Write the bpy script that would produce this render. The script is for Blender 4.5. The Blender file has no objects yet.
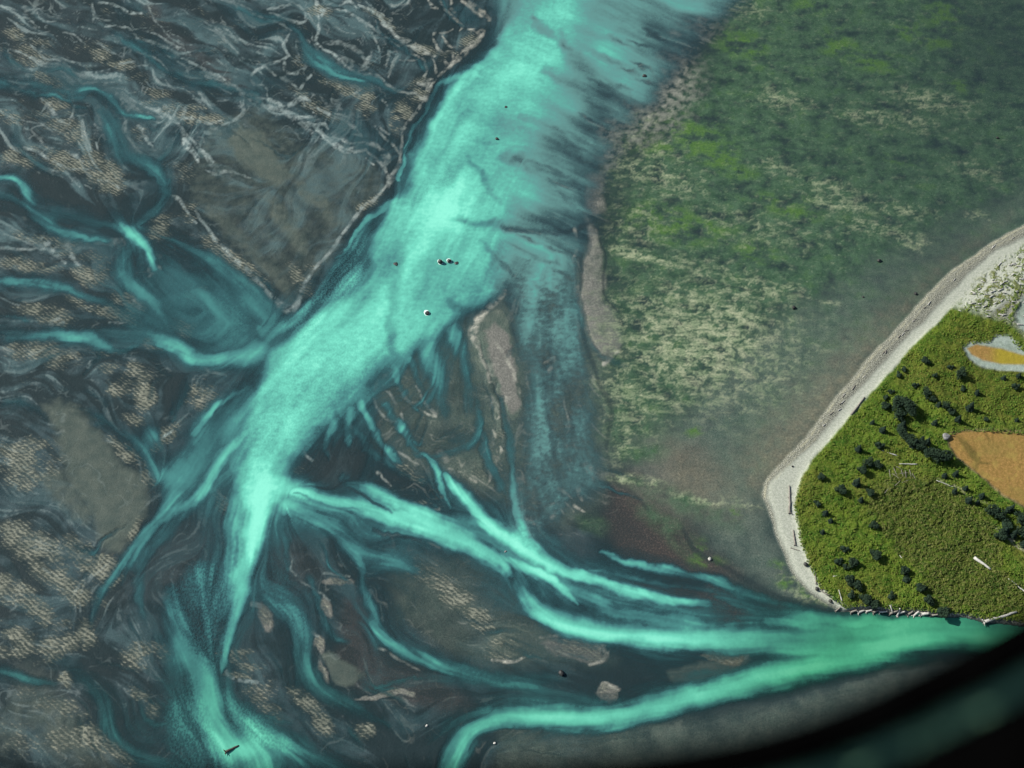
import bpy, math, random
import numpy as np
from mathutils import Vector, Matrix

rng = np.random.default_rng(7)
random.seed(7)
C = bpy.context.scene.collection
f4 = np.float32

# ------------------------------------------------------------------ camera
CAM_H = 480.0
PITCH = math.radians(58.0)
FOV = math.radians(50.0)
FPX = 512.0 / math.tan(FOV / 2)
SP, CP = math.sin(PITCH), math.cos(PITCH)
Y_OFF = 330.0      # the camera stands this far south of the world origin


def ground(u, v, z=0.0):
    """chart point (u, v) of the survey -> ground point (x, y) on the level z"""
    a = (u - 512.0) / FPX
    b = (384.0 - v) / FPX
    dy = CP + b * SP
    dz = -SP + b * CP
    t = (z - CAM_H) / dz
    return a * t, dy * t - Y_OFF


# ------------------------------------------------------------------ chart grid
U0, U1, V0, V1 = -140, 1164, -110, 880
us = np.arange(U0, U1 + 1, dtype=f4)
vs = np.arange(V0, V1 + 1, dtype=f4)
NU, NV = len(us), len(vs)
U, V = np.meshgrid(us, vs)
GX, GY = ground(U, V)
GX = GX.astype(f4); GY = GY.astype(f4)


def noise(x, y, seed=0):
    r = np.random.default_rng(1000 + seed)
    perm = r.permutation(256).astype(np.int32)
    perm = np.concatenate([perm, perm])
    ang = r.random(256).astype(f4) * 6.2832
    cx, sy = np.cos(ang), np.sin(ang)
    xi = np.floor(x).astype(np.int32); yi = np.floor(y).astype(np.int32)
    xf = (x - xi).astype(f4); yf = (y - yi).astype(f4)
    u = xf * xf * xf * (xf * (xf * 6 - 15) + 10)
    v = yf * yf * yf * (yf * (yf * 6 - 15) + 10)
    x0 = xi & 255; x1 = (xi + 1) & 255; y0 = yi & 255; y1 = (yi + 1) & 255

    def g(a, b, dx, dy):
        h = perm[perm[a] + b]
        return cx[h] * dx + sy[h] * dy
    n00 = g(x0, y0, xf, yf); n10 = g(x1, y0, xf - 1, yf)
    n01 = g(x0, y1, xf, yf - 1); n11 = g(x1, y1, xf - 1, yf - 1)
    a = n00 + u * (n10 - n00); b = n01 + u * (n11 - n01)
    return (a + v * (b - a)) * 1.5


def fbm(x, y, octv=4, seed=0, gain=0.5):
    s = np.zeros_like(x); a = 1.0; f = 1.0
    for i in range(octv):
        s += a * noise(x * f, y * f, seed + i * 17)
        a *= gain; f *= 2.03
    return s


def sstep(a, b, x):
    t = np.clip((x - a) / (b - a), 0, 1)
    return t * t * (3 - 2 * t)


# natural wobble given to every traced outline
W1 = noise(GX / 16, GY / 16, 1) * 4.0 + noise(GX / 5, GY / 6, 2) * 1.8 + noise(GX / 2, GY / 2.4, 5) * 0.7
W2 = noise(GX / 16, GY / 16, 3) * 4.0 + noise(GX / 5, GY / 6, 4) * 1.8 + noise(GX / 2, GY / 2.4, 6) * 0.7
UW = U + W1; VW = V + W2
UF = U + W1 * 0.42; VF = V + W2 * 0.42


def field():
    return np.zeros((NV, NU), f4)


def catmull(pts, step=4.0):
    P = [tuple(p) + (1.0,) * (4 - len(p)) for p in pts]
    P = np.array(P, float)
    if len(P) < 3:
        n = max(2, int(np.hypot(*(P[1, :2] - P[0, :2])) / step))
        t = np.linspace(0, 1, n)[:, None]
        return P[0] * (1 - t) + P[1] * t
    Q = np.vstack([2 * P[0] - P[1], P, 2 * P[-1] - P[-2]])
    out = []
    for i in range(1, len(Q) - 2):
        n = max(2, int(np.hypot(*(Q[i + 1, :2] - Q[i, :2])) / step))
        t = np.linspace(0, 1, n, endpoint=False)[:, None]
        p0, p1, p2, p3 = Q[i - 1], Q[i], Q[i + 1], Q[i + 2]
        s = 0.5 * ((2 * p1) + (-p0 + p2) * t + (2 * p0 - 5 * p1 + 4 * p2 - p3) * t ** 2 + (-p0 + 3 * p1 - 3 * p2 + p3) * t ** 3)
        s[:, 2:] = p1[2:] * (1 - t) + p2[2:] * t
        out.append(s)
    out.append(P[-1:])
    return np.vstack(out)


def win(u0, v0, u1, v1, pad):
    a = int(max(0, math.floor(u0 - pad - U0))); b = int(min(NU, math.ceil(u1 + pad - U0) + 1))
    c = int(max(0, math.floor(v0 - pad - V0))); d = int(min(NV, math.ceil(v1 + pad - V0) + 1))
    if a >= b or c >= d:
        return None
    return slice(c, d), slice(a, b)


T2C, T2S, TW = field(), field(), field()      # flow direction tensor


def stroke(F, pts, soft=0.6, fine=False, flow=0.0, sub=False):
    S = catmull(pts)
    X, Y = (UF, VF) if fine else (UW, VW)
    for i in range(len(S) - 1):
        a, b = S[i], S[i + 1]
        wm = max(a[2], b[2], 1.0)
        pad = wm * 0.5 * (1 + soft) + (4 if fine else 9)
        if flow: pad = max(pad, wm * 1.6)
        w = win(min(a[0], b[0]), min(a[1], b[1]), max(a[0], b[0]), max(a[1], b[1]), pad)
        if w is None: continue
        x, y = X[w], Y[w]
        dx, dy = b[0] - a[0], b[1] - a[1]
        L2 = dx * dx + dy * dy + 1e-9
        t = np.clip(((x - a[0]) * dx + (y - a[1]) * dy) / L2, 0, 1)
        d = np.hypot(x - a[0] - t * dx, y - a[1] - t * dy)
        r = (a[2] + (b[2] - a[2]) * t) * 0.5
        s = a[3] + (b[3] - a[3]) * t
        q = d / np.maximum(r, 0.4)
        p = s * (1 - sstep(1 - soft, 1 + soft, q))
        if sub: F[w] = np.minimum(F[w], 1 - p) if sub == 'min' else F[w]
        else: F[w] = np.maximum(F[w], p)
        if flow:
            th = 2 * math.atan2(dy, dx)
            g = flow * np.exp(-(d / (wm * 0.8)) ** 2) * math.sqrt(L2)
            T2C[w] += (g * math.cos(th)).astype(f4); T2S[w] += (g * math.sin(th)).astype(f4); TW[w] += g.astype(f4)


def polyfield(pts, soft=4.0, fine=False, raw=False):
    P = np.array([p[:2] for p in pts], float)
    w = win(P[:, 0].min(), P[:, 1].min(), P[:, 0].max(), P[:, 1].max(), soft + 10)
    F = field()
    if w is None: return F
    X, Y = (U + .12 * W1, V + .12 * W2) if raw else ((UF, VF) if fine else (UW, VW))
    x, y = X[w], Y[w]
    d2 = np.full(x.shape, 1e12, f4); ins = np.zeros(x.shape, bool)
    n = len(P)
    for i in range(n):
        ax, ay = P[i]; bx, by = P[(i + 1) % n]
        dx, dy = bx - ax, by - ay
        t = np.clip(((x - ax) * dx + (y - ay) * dy) / (dx * dx + dy * dy + 1e-9), 0, 1)
        d2 = np.minimum(d2, (x - ax - t * dx) ** 2 + (y - ay - t * dy) ** 2)
        c = ((ay > y) != (by > y)) & (x < (bx - ax) * (y - ay) / (by - ay + 1e-12) + ax)
        ins ^= c
    sd = np.where(ins, 1, -1) * np.sqrt(d2)
    F[w] = sstep(-soft, soft, sd)
    return F


def poly(F, pts, soft=4.0, s=1.0, fine=False):
    np.maximum(F, polyfield(pts, soft, fine) * s, out=F)


def blob(F, u, v, ru, rv, s=1.0, ang=0.0, soft=0.6):
    R = max(ru, rv) * (1 + soft) + 9
    w = win(u, v, u, v, R)
    if w is None: return
    x = UW[w] - u; y = VW[w] - v
    ca, sa = math.cos(math.radians(ang)), math.sin(math.radians(ang))
    q = np.hypot((x * ca + y * sa) / ru, (-x * sa + y * ca) / rv)
    F[w] = np.maximum(F[w], s * (1 - sstep(1 - soft, 1 + soft, q)))


def blur(F, s):
    ky = np.fft.fftfreq(NV)[:, None]; kx = np.fft.rfftfreq(NU)[None, :]
    G = np.exp(-2 * (math.pi * s) ** 2 * (kx * kx + ky * ky))
    return np.fft.irfft2(np.fft.rfft2(F) * G, s=(NV, NU)).astype(f4)


# ================================================================== SILT (the glacial water)
S = field()
body = field()
poly(body, [(505, -110), (520, -40), (512, 0), (502, 32), (480, 64), (454, 80), (438, 104), (424, 128), (411, 158), (405, 184), (388, 204),
            (376, 224), (368, 248), (364, 278), (342, 298), (314, 314), (288, 332), (266, 350), (256, 376), (252, 398), (244, 424),
            (240, 446), (232, 470), (230, 500), (242, 515), (268, 512), (288, 506), (286, 488), (294, 466), (302, 444), (318, 434),
            (336, 428), (352, 412), (368, 396), (372, 386), (384, 368), (404, 354), (428, 342), (452, 328), (476, 310), (500, 292),
            (500, 262), (506, 232), (514, 196), (528, 156), (544, 110), (560, 74), (572, 40), (590, 0), (610, -50), (640, -110)], 12, 0.78)
poly(body, [(500, -110), (660, -110), (616, -20), (598, 30), (582, 70), (562, 120), (546, 170), (530, 220), (518, 280), (490, 300), (470, 280), (480, 200), (500, 100)], 34, .74)
core = field()
stroke(core, [(560, -90, 60, .9), (545, 0, 56, .9), (520, 60, 56, .95), (490, 100, 66, .9), (462, 150, 74, .95), (440, 200, 74, 1), (415, 260, 78, .98),
              (385, 310, 86, 1), (345, 350, 96, 1), (310, 385, 96, 1), (280, 425, 74, 1), (262, 465, 58, 1), (258, 500, 42, 1)], 0.9, flow=1)
np.maximum(S, np.maximum(body, core * 0.93), out=S)
# shallow grey blue lobes at the river's left margin
ml = field()
poly(ml, [(352, 240), (362, 238), (366, 262), (362, 280), (340, 295), (310, 318), (290, 318), (300, 308), (325, 275)], 10)
poly(ml, [(412, 192), (440, 172), (470, 160), (452, 182), (420, 202), (400, 206)], 7, .35)
blob(ml, 300, 320, 26, 16, .5)
S *= (1 - ml * 0.40)
# pale thread along the left bank
stroke(S, [(512, 28, 12, .85), (488, 62, 11, .8), (450, 80, 10, .8), (440, 84, 7, .8), (428, 104, 5, .55), (414, 130, 5, .6), (404, 160, 5, .6), (398, 180, 6, .6)], .7, flow=.6)
stroke(S, [(420, 188, 8, .7), (395, 204, 9, .75), (372, 216, 7, .75), (358, 232, 5, .7), (344, 250, 4, .6), (334, 258, 3, .5)], .7, flow=.7)
stroke(S, [(478, 70, 12, .9), (452, 96, 16, .9), (432, 130, 16, .9)], .9)
# east veil: thin silt over the flats beside the river
veil = field()
poly(veil, [(500, -110), (800, -110), (745, 0), (716, 30), (690, 60), (655, 105), (618, 150), (598, 195), (586, 250), (580, 300), (592, 370), (602, 430),
            (600, 490), (566, 520), (524, 545), (512, 500), (530, 430), (528, 380), (516, 330), (508, 290), (496, 292)], 18, .40)
poly(veil, [(505, -110), (800, -110), (745, 0), (706, 30), (684, 60), (650, 105), (616, 150), (596, 195), (584, 240), (510, 240)], 30, .46)
blob(veil, 600, 40, 60, 60, .62, 0, .9); blob(veil, 560, 110, 34, 40, .68, 0, .9); blob(veil, 530, 190, 24, 40, .72, 0, .9)
blob(veil, 538, 262, 34, 50, .66, 0, .95); blob(veil, 550, 330, 26, 40, .5, 0, .95); blob(veil, 545, 430, 20, 76, .52, 4, .95); blob(veil, 528, 330, 14, 40, .46, 0, .95)
blob(veil, 640, 20, 30, 30, .46, 0, .95)
np.maximum(S, veil, out=S)

# -- traced threads: (u, v, width, strength)
def th(*p, soft=.85, flow=1.0):
    k = 1.55 if p[0][0] < 330 and p[0][2] < 20 else 1.0
    if p[0][2] < 20 and (p[0][0] < 330 or (p[0][1] > 540 and p[0][0] < 520)):
        stroke(S, [(a, b, c * 2.6 + 6, d * .46) for a, b, c, d in p], 1.0)
    stroke(S, [(a, b, c * k, d * (.92 if k > 1 else 1)) for a, b, c, d in p], 1.0 if k > 1 else soft, flow=flow)
# south exit
th((262, 480, 40, 1), (256, 520, 26, .95), (247, 555, 24, .9), (240, 585, 21, .88), (233, 618, 16, .85), (227, 645, 11, .85), (222, 668, 7, .75), (220, 676, 4, .4))
th((238, 500, 22, .7), (232, 540, 14, .55), (232, 590, 12, .5), (226, 640, 10, .45), (222, 668, 7, .4))
# second southern arm with a stippled fan
th((172, 590, 10, .62), (174, 612, 16, .72), (184, 638, 20, .84), (196, 668, 21, .95), (204, 700, 21, 1), (214, 728, 22, 1), (232, 748, 26, .98), (262, 752, 24, .8), (256, 780, 40, .7), (255, 860, 50, .6))
fan = field()
poly(fan, [(168, 585), (190, 560), (226, 556), (230, 600), (222, 650), (212, 672), (196, 654), (176, 616)], 16, .40)
poly(fan, [(168, 700), (190, 676), (206, 720), (222, 752), (236, 772), (165, 776), (160, 740)], 12, .34)
poly(fan, [(220, 686), (252, 700), (280, 730), (300, 750), (262, 748), (230, 726)], 12, .32)
poly(fan, [(250, 560), (290, 560), (330, 600), (300, 640), (262, 600)], 18, .22)
np.maximum(S, fan, out=S)
# south-west arm
th((250, 398, 30, .62), (235, 412, 30, .6), (215, 440, 34, .58), (195, 465, 38, .58), (180, 482, 34, .62), (168, 505, 18, .62), (150, 528, 12, .6), (132, 550, 12, .6), (116, 572, 12, .58), (101, 594, 11, .52), (93, 616, 9, .4), (90, 640, 7, .2))
th((246, 392, 5, .75), (228, 398, 5, .72), (210, 412, 6, .6), (196, 432, 8, .5))
th((248, 432, 8, .8), (228, 450, 9, .75), (212, 472, 9, .75), (196, 494, 9, .75), (184, 506, 10, .78), (160, 524, 7, .72), (141, 544, 6, .68), (128, 566, 6, .6), (124, 584, 4, .4))
th((186, 508, 12, .5), (166, 530, 14, .45), (146, 556, 12, .4), (138, 584, 9, .35), (140, 612, 7, .3), (152, 632, 8, .22))
th((162, 450, 12, .2), (150, 440, 14, .55), (148, 460, 10, .5), (158, 478, 14, .6), (180, 480, 20, .7))
th((84, 410, 5, .3), (100, 418, 7, .5), (118, 432, 7, .45), (136, 446, 12, .5), (150, 462, 12, .5), (158, 482, 14, .5))
th((75, 390, 5, .2), (100, 398, 5, .35), (104, 412, 4, .3))
th((184, 385, 8, .3), (180, 400, 7, .4), (173, 420, 5, .35))
th((2, 402, 6, .4), (20, 402, 6, .45), (36, 408, 7, .35), (50, 420, 8, .2))
# east arm
th((276, 484, 34, .9), (318, 498, 22, .78), (352, 506, 20, .8), (388, 515, 22, .86), (424, 523, 24, .92), (462, 539, 22, .95), (490, 555, 18, .95), (506, 570, 10, 1), (512, 576, 5, .7))
th((345, 478, 10, .4), (372, 490, 14, .75), (400, 504, 16, .8), (430, 520, 16, .9))
th((290, 506, 26, .85), (316, 518, 20, .62), (340, 532, 22, .5), (362, 548, 26, .44), (390, 556, 26, .45), (410, 566, 22, .4))
th((290, 488, 12, .5), (320, 496, 9, .55), (345, 508, 8, .6))
th((424, 452, 7, .7), (434, 466, 8, .85), (441, 482, 8, .9), (446, 496, 5, .75), (449, 510, 4, .6))
th((446, 474, 6, .65), (456, 486, 11, .85), (470, 505, 15, .95), (488, 522, 17, 1), (510, 538, 19, 1), (530, 552, 19, 1), (548, 564, 16, 1), (566, 572, 13, 1), (582, 578, 12, 1), (600, 584, 12, .95), (640, 594, 12, .9), (680, 602, 12, .75), (710, 606, 10, .45))
th((500, 556, 10, .9), (522, 566, 12, .95), (545, 576, 12, 1), (560, 586, 11, 1), (572, 598, 7, 1), (576, 604, 4, .9))
th((512, 468, 8, .5), (514, 490, 10, .6), (518, 512, 10, .7), (524, 536, 12, .85), (534, 552, 12, .95))
th((560, 590, 14, .65), (590, 602, 18, .75), (620, 612, 18, .75), (660, 620, 20, .75), (700, 630, 20, .8))
th((520, 560, 8, .4), (518, 580, 14, .5), (528, 598, 18, .65), (546, 614, 22, .85), (575, 625, 24, .92), (610, 632, 24, .95), (650, 636, 26, .95), (700, 638, 28, .95), (750, 640, 36, .92), (790, 642, 48, .9), (840, 640, 54, .95), (890, 636, 50, 1), (950, 630, 46, 1), (1000, 636, 44, 1), (1080, 650, 60, 1), (1180, 670, 80, 1))
th((770, 622, 16, .75), (810, 622, 18, .9), (860, 622, 16, 1), (920, 624, 18, 1), (980, 628, 14, 1))
th((602, 555, 5, .45), (636, 563, 7, .6), (668, 570, 8, .6), (700, 577, 9, .55), (730, 588, 12, .45), (765, 602, 14, .45), (800, 614, 14, .6))
th((590, 572, 5, .4), (640, 578, 7, .45), (700, 590, 8, .45), (740, 600, 12, .4), (780, 614, 14, .45))
# great southern arm
th((430, 880, 44, .5), (440, 800, 36, .6), (450, 764, 26, .7), (456, 745, 22, .8), (468, 730, 20, .9), (490, 721, 19, .95), (520, 718, 22, .96), (560, 717, 24, .96), (600, 717, 25, .96), (640, 711, 27, .96), (680, 701, 28, .95), (720, 690, 29, .95), (760, 678, 30, .95), (800, 667, 32, .95), (840, 657, 34, .95), (890, 648, 32, .95))
th((426, 742, 16, .35), (448, 728, 18, .55), (470, 716, 16, .7), (490, 712, 12, .8))
th((476, 742, 8, .5), (466, 758, 9, .5), (455, 775, 12, .4))
# strands in the southern flats
th((344, 545, 18, .5), (356, 560, 10, .6), (363, 580, 9, .62), (368, 606, 11, .66), (380, 632, 14, .68), (400, 650, 15, .7), (428, 662, 16, .7), (456, 670, 16, .62), (486, 676, 18, .5), (512, 680, 22, .42), (560, 682, 26, .3))
th((395, 622, 26, .3), (412, 640, 26, .32), (440, 660, 24, .3))
th((368, 574, 16, .4), (392, 566, 22, .42), (410, 580, 16, .32))
th((266, 598, 10, .45), (284, 610, 15, .52), (300, 634, 20, .5), (302, 662, 18, .55), (312, 684, 16, .6), (332, 698, 15, .6), (356, 710, 11, .58), (376, 720, 6, .55), (390, 727, 4, .5))
th((300, 640, 30, .3), (300, 680, 30, .32), (330, 704, 26, .3))
th((310, 578, 6, .4), (318, 596, 5, .5), (324, 616, 6, .5), (328, 632, 6, .6), (337, 640, 5, .65), (348, 642, 4, .45))
th((284, 540, 8, .35), (286, 560, 6, .35), (288, 580, 5, .3))
th((350, 720, 12, .32), (356, 736, 8, .38), (364, 750, 5, .3))
th((352, 692, 4, .3), (378, 686, 4, .35), (404, 682, 4, .3))
th((254, 724, 16, .5), (272, 738, 18, .56), (298, 750, 18, .52), (330, 762, 20, .46), (370, 785, 24, .4))
th((50, 664, 10, .25), (78, 670, 12, .38), (98, 684, 15, .4), (108, 704, 17, .42), (112, 724, 16, .46), (124, 742, 15, .46), (146, 757, 18, .42), (175, 770, 22, .38))
th((-40, 660, 12, .4), (0, 670, 9, .55), (16, 676, 7, .55), (36, 681, 6, .5), (56, 687, 5, .3))
# west tributaries
th((-60, 180, 10, .4), (0, 178, 5, .6), (14, 179, 6, .62), (24, 188, 8, .6), (28, 202, 11, .6), (38, 215, 12, .62), (54, 226, 9, .68), (74, 234, 7, .66), (96, 239, 5, .62), (112, 242, 3, .5))
th((0, 198, 20, .3), (30, 206, 18, .4), (46, 214, 12, .4), (78, 219, 12, .42), (104, 225, 12, .5), (124, 232, 10, .7))
th((168, 178, 6, .5), (165, 194, 8, .55), (158, 206, 8, .5), (146, 218, 10, .45), (134, 230, 10, .6))
th((112, 200, 14, .2), (118, 214, 14, .35), (126, 230, 12, .6))
th((122, 226, 7, .8), (131, 233, 10, .95), (141, 241, 9, 1), (148, 250, 7, .95), (152, 260, 7, .85), (155, 268, 6, .7))
th((132, 240, 10, .55), (128, 262, 13, .62), (128, 278, 14, .72), (138, 290, 13, .78), (150, 300, 11, .76), (160, 312, 9, .7), (166, 322, 8, .6), (168, 332, 6, .4))
th((140, 236, 8, .5), (160, 239, 9, .52), (184, 248, 10, .62), (198, 258, 11, .62), (210, 264, 14, .55), (226, 276, 18, .5), (246, 296, 22, .5), (276, 326, 26, .55))
th((156, 250, 7, .4), (172, 262, 8, .5), (184, 274, 8, .42), (200, 284, 7, .4))
th((150, 334, 10, .55), (166, 340, 12, .75), (184, 350, 11, .85), (200, 358, 10, .8), (222, 361, 12, .75), (244, 356, 14, .75), (258, 350, 20, .75))
th((110, 340, 14, .3), (150, 336, 16, .45), (180, 345, 16, .5))
th((190, 356, 7, .55), (206, 366, 7, .5), (222, 374, 6, .4), (230, 380, 4, .3))
th((-40, 284, 6, .4), (0, 284, 5, .6), (22, 283, 5, .62), (44, 285, 6, .62), (66, 290, 6, .5), (92, 296, 6, .45), (110, 304, 10, .4), (128, 316, 16, .38), (146, 326, 22, .4))
th((16, 338, 5, .3), (40, 335, 8, .6), (70, 334, 9, .75), (90, 338, 9, .78), (104, 345, 8, .72), (118, 349, 5, .62), (138, 346, 4, .4))
th((-40, 330, 20, .2), (10, 332, 16, .32), (50, 336, 16, .35), (95, 334, 16, .3))
th((104, 344, 5, .45), (101, 356, 4, .42), (90, 366, 4, .4), (82, 376, 3, .3))
th((-20, 318, 4, .4), (6, 317, 3, .5), (28, 318, 3, .45))
pool = field()
poly(pool, [(150, 262), (190, 262), (226, 276), (256, 292), (284, 312), (290, 340), (262, 372), (226, 366), (196, 356), (150, 344), (120, 330), (100, 316), (130, 296)], 12, .40)
poly(pool, [(30, 200), (80, 208), (120, 220), (126, 236), (90, 232), (50, 220)], 8, .34)
poly(pool, [(0, 326), (60, 328), (140, 326), (140, 344), (60, 342), (0, 344)], 7, .34)
poly(pool, [(250, 396), (248, 430), (214, 476), (180, 492), (164, 480), (190, 446), (222, 408)], 9, .44)
poly(pool, [(126, 322), (142, 300), (164, 290), (196, 280), (224, 282), (250, 296), (262, 318), (256, 352), (228, 356), (196, 348), (160, 336)], 14, .47)
poly(pool, [(128, 192), (166, 196), (150, 222), (118, 226), (100, 214)], 10, .26)
poly(pool, [(165, 300), (200, 300), (230, 320), (200, 338), (170, 326)], 10, .3)
np.maximum(S, pool, out=S)
# north-west braids
th((-80, 70, 6, .4), (0, 83, 5, .62), (14, 87, 5, .66), (38, 93, 4, .62), (56, 97, 4, .6), (74, 104, 3, .5), (88, 107, 2, .4))
th((8, 81, 4, .35), (34, 83, 5, .4), (54, 90, 6, .45), (74, 95, 6, .45), (92, 90, 5, .4), (106, 99, 6, .45), (120, 110, 5, .5), (142, 116, 4, .55), (158, 119, 2, .5))
th((104, 112, 10, .3), (112, 124, 14, .38), (114, 142, 14, .4), (122, 153, 13, .42), (138, 162, 12, .45), (154, 170, 11, .6), (162, 180, 8, .66), (166, 194, 7, .6))
th((182, 126, 6, .25), (176, 140, 8, .3), (168, 152, 8, .34), (156, 166, 8, .4))
th((142, 170, 3, .5), (154, 176, 3, .7), (160, 184, 3, .7))
th((14, 138, 6, .3), (24, 154, 6, .36), (40, 168, 6, .4), (60, 176, 4, .3))
th((0, 42, 4, .3), (12, 62, 4, .45), (22, 70, 4, .35), (40, 76, 3, .2))
th((112, 34, 4, .35), (128, 42, 5, .42), (144, 54, 5, .45), (160, 66, 6, .4), (184, 78, 6, .4), (210, 86, 7, .4), (236, 92, 6, .4), (262, 100, 5, .35))
th((130, 30, 3, .25), (140, 42, 4, .4), (158, 46, 4, .42), (178, 54, 4, .4))
th((256, 14, 5, .3), (276, 22, 5, .36), (300, 26, 5, .36), (308, 42, 7, .4), (322, 58, 7, .4), (344, 68, 6, .42), (366, 76, 6, .42), (388, 88, 5, .4), (404, 94, 4, .4), (424, 98, 3, .35))
th((364, 6, 3, .3), (376, 20, 4, .4), (378, 34, 4, .35), (396, 44, 4, .35), (416, 58, 4, .4), (424, 72, 4, .35))
th((440, 0, 4, .4), (450, 14, 5, .42), (462, 26, 3, .4))
# strands south-east of the plume
th((360, 400, 10, .8), (366, 415, 10, .8), (374, 432, 9, .75), (386, 448, 8, .7), (396, 458, 8, .6), (404, 462, 5, .4))
th((352, 430, 8, .4), (364, 440, 10, .5), (372, 455, 12, .5), (364, 480, 12, .4))
th((384, 452, 5, .4), (382, 466, 5, .4), (388, 480, 4, .3))
th((318, 432, 12, .7), (306, 448, 8, .6), (304, 456, 4, .4))
th((470, 320, 5, .3), (466, 360, 6, .35), (476, 400, 8, .42), (478, 430, 9, .42), (468, 450, 8, .38))
th((414, 360, 6, .4), (420, 390, 6, .35), (434, 410, 5, .25))
th((392, 362, 6, .5), (400, 384, 5, .45), (412, 402, 4, .35))
th((425, 345, 26, .6), (436, 370, 26, .45), (446, 410, 22, .32))
th((455, 332, 24, .6), (462, 360, 20, .42), (470, 410, 18, .34))
th((470, 440, 24, .34), (440, 450, 18, .4)); 
th((352, 408, 12, .8), (346, 428, 9, .65), (350, 446, 6, .45))
th((336, 420, 12, .8), (326, 440, 9, .7), (328, 458, 5, .4)); th((384, 402, 8, .6), (398, 428, 10, .55), (416, 448, 9, .5), (434, 462, 7, .45))
th((366, 446, 10, .6), (392, 468, 10, .5), (424, 486, 8, .4)); th((392, 366, 8, .6), (402, 392, 6, .5), (420, 412, 4, .35)); th((408, 358, 10, .6), (418, 380, 8, .45), (428, 396, 5, .3))
th((480, 430, 12, .42), (486, 460, 10, .42), (500, 490, 9, .42)); th((500, 400, 8, .35), (510, 440, 10, .42), (512, 470, 8, .45))
lobe = field(); poly(lobe, [(336, 258), (356, 232), (376, 212), (370, 245), (366, 280), (330, 304), (300, 326), (262, 350), (254, 322), (290, 314), (316, 290)], 9, .58)
np.maximum(S, lobe, out=S)
shal = field()
poly(shal, [(250, 545), (290, 560), (310, 610), (330, 690), (380, 722), (340, 720), (300, 700), (282, 650), (262, 590)], 20, .26)
poly(shal, [(370, 560), (430, 560), (420, 600), (440, 650), (400, 650), (372, 600)], 18, .26)
poly(shal, [(480, 560), (520, 580), (540, 620), (500, 620), (470, 590)], 16, .22)
poly(shal, [(420, 690), (520, 676), (620, 690), (560, 706), (460, 720), (400, 750), (380, 730)], 18, .22)
poly(shal, [(80, 690), (120, 690), (170, 740), (180, 780), (120, 770)], 16, .26)
poly(shal, [(60, 70), (140, 100), (160, 120), (100, 120), (40, 100), (0, 96), (0, 76)], 12, .20)
poly(shal, [(230, 70), (330, 66), (430, 100), (400, 106), (330, 90), (250, 96)], 12, .2)
poly(shal, [(310, 98), (350, 108), (392, 128), (398, 160), (386, 172), (352, 150), (322, 132)], 8, .22)
poly(shal, [(120, 20), (150, 24), (184, 50), (230, 84), (200, 84), (160, 66), (130, 48)], 8, .24)
poly(shal, [(100, 0), (146, 0), (154, 24), (120, 20)], 8, .2); poly(shal, [(200, 0), (250, 0), (290, 26), (270, 40), (230, 20)], 9, .2); poly(shal, [(440, 0), (484, 4), (478, 28), (460, 26)], 7, .26); poly(shal, [(416, 58), (436, 60), (432, 84), (424, 84)], 4, .24); poly(shal, [(376, 90), (410, 98), (400, 112), (380, 108)], 6, .22)
stroke(shal, [(240, 6, 10, .3), (262, 18, 10, .36), (296, 26, 10, .36), (304, 40, 14, .36), (304, 54, 14, .36), (318, 66, 10, .36), (345, 76, 8, .36), (372, 82, 8, .36), (404, 96, 6, .3), (424, 98, 5, .3)], .9)
np.maximum(S, shal, out=S)

# ------------------------------------------------------------------ flow directions and streaks
def base_dir(deg, region):
    T2C[:] += (0.15 * math.cos(2 * math.radians(deg)) * region).astype(f4)
    T2S[:] += (0.15 * math.sin(2 * math.radians(deg)) * region).astype(f4)
one = np.ones_like(S)
east = sstep(560, 640, U + (V - 300) * 0.12)
base_dir(22, one * (1 - east) * 0.5)
base_dir(14, east * 8)
lowmid = sstep(440, 520, V) * (1 - sstep(640, 760, U)) * sstep(250, 330, U)
base_dir(32, lowmid * 2)
ns = field(); poly(ns, [(505, 280), (590, 270), (606, 440), (560, 540), (516, 540), (526, 400)], 20); base_dir(84, ns * 8)
cross = field(); poly(cross, [(480, 60), (640, -20), (700, 40), (640, 150), (600, 190), (590, 250), (520, 250), (505, 230), (540, 140), (470, 140)], 25)
TWB = blur(T2C, 5); TSB = blur(T2S, 5)
mag = np.sqrt(TWB ** 2 + TSB ** 2) + 1e-6
TWB = TWB / mag * (1 - cross) + cross * math.cos(math.radians(2 * 24)) * 2.4
TSB = TSB / mag * (1 - cross) + cross * math.sin(math.radians(2 * 24)) * 2.4
ANG = 0.5 * np.arctan2(TSB, TWB)
ANG += 0.25 * noise(GX / 12, GY / 14, 40) + 1.0 * noise(GX / 24, GY / 24, 41) * (1 - sstep(.15, .5, S)) * (1 - sstep(520, 600, U))
DX, DY = np.cos(ANG).astype(f4), np.sin(ANG).astype(f4)


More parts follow.
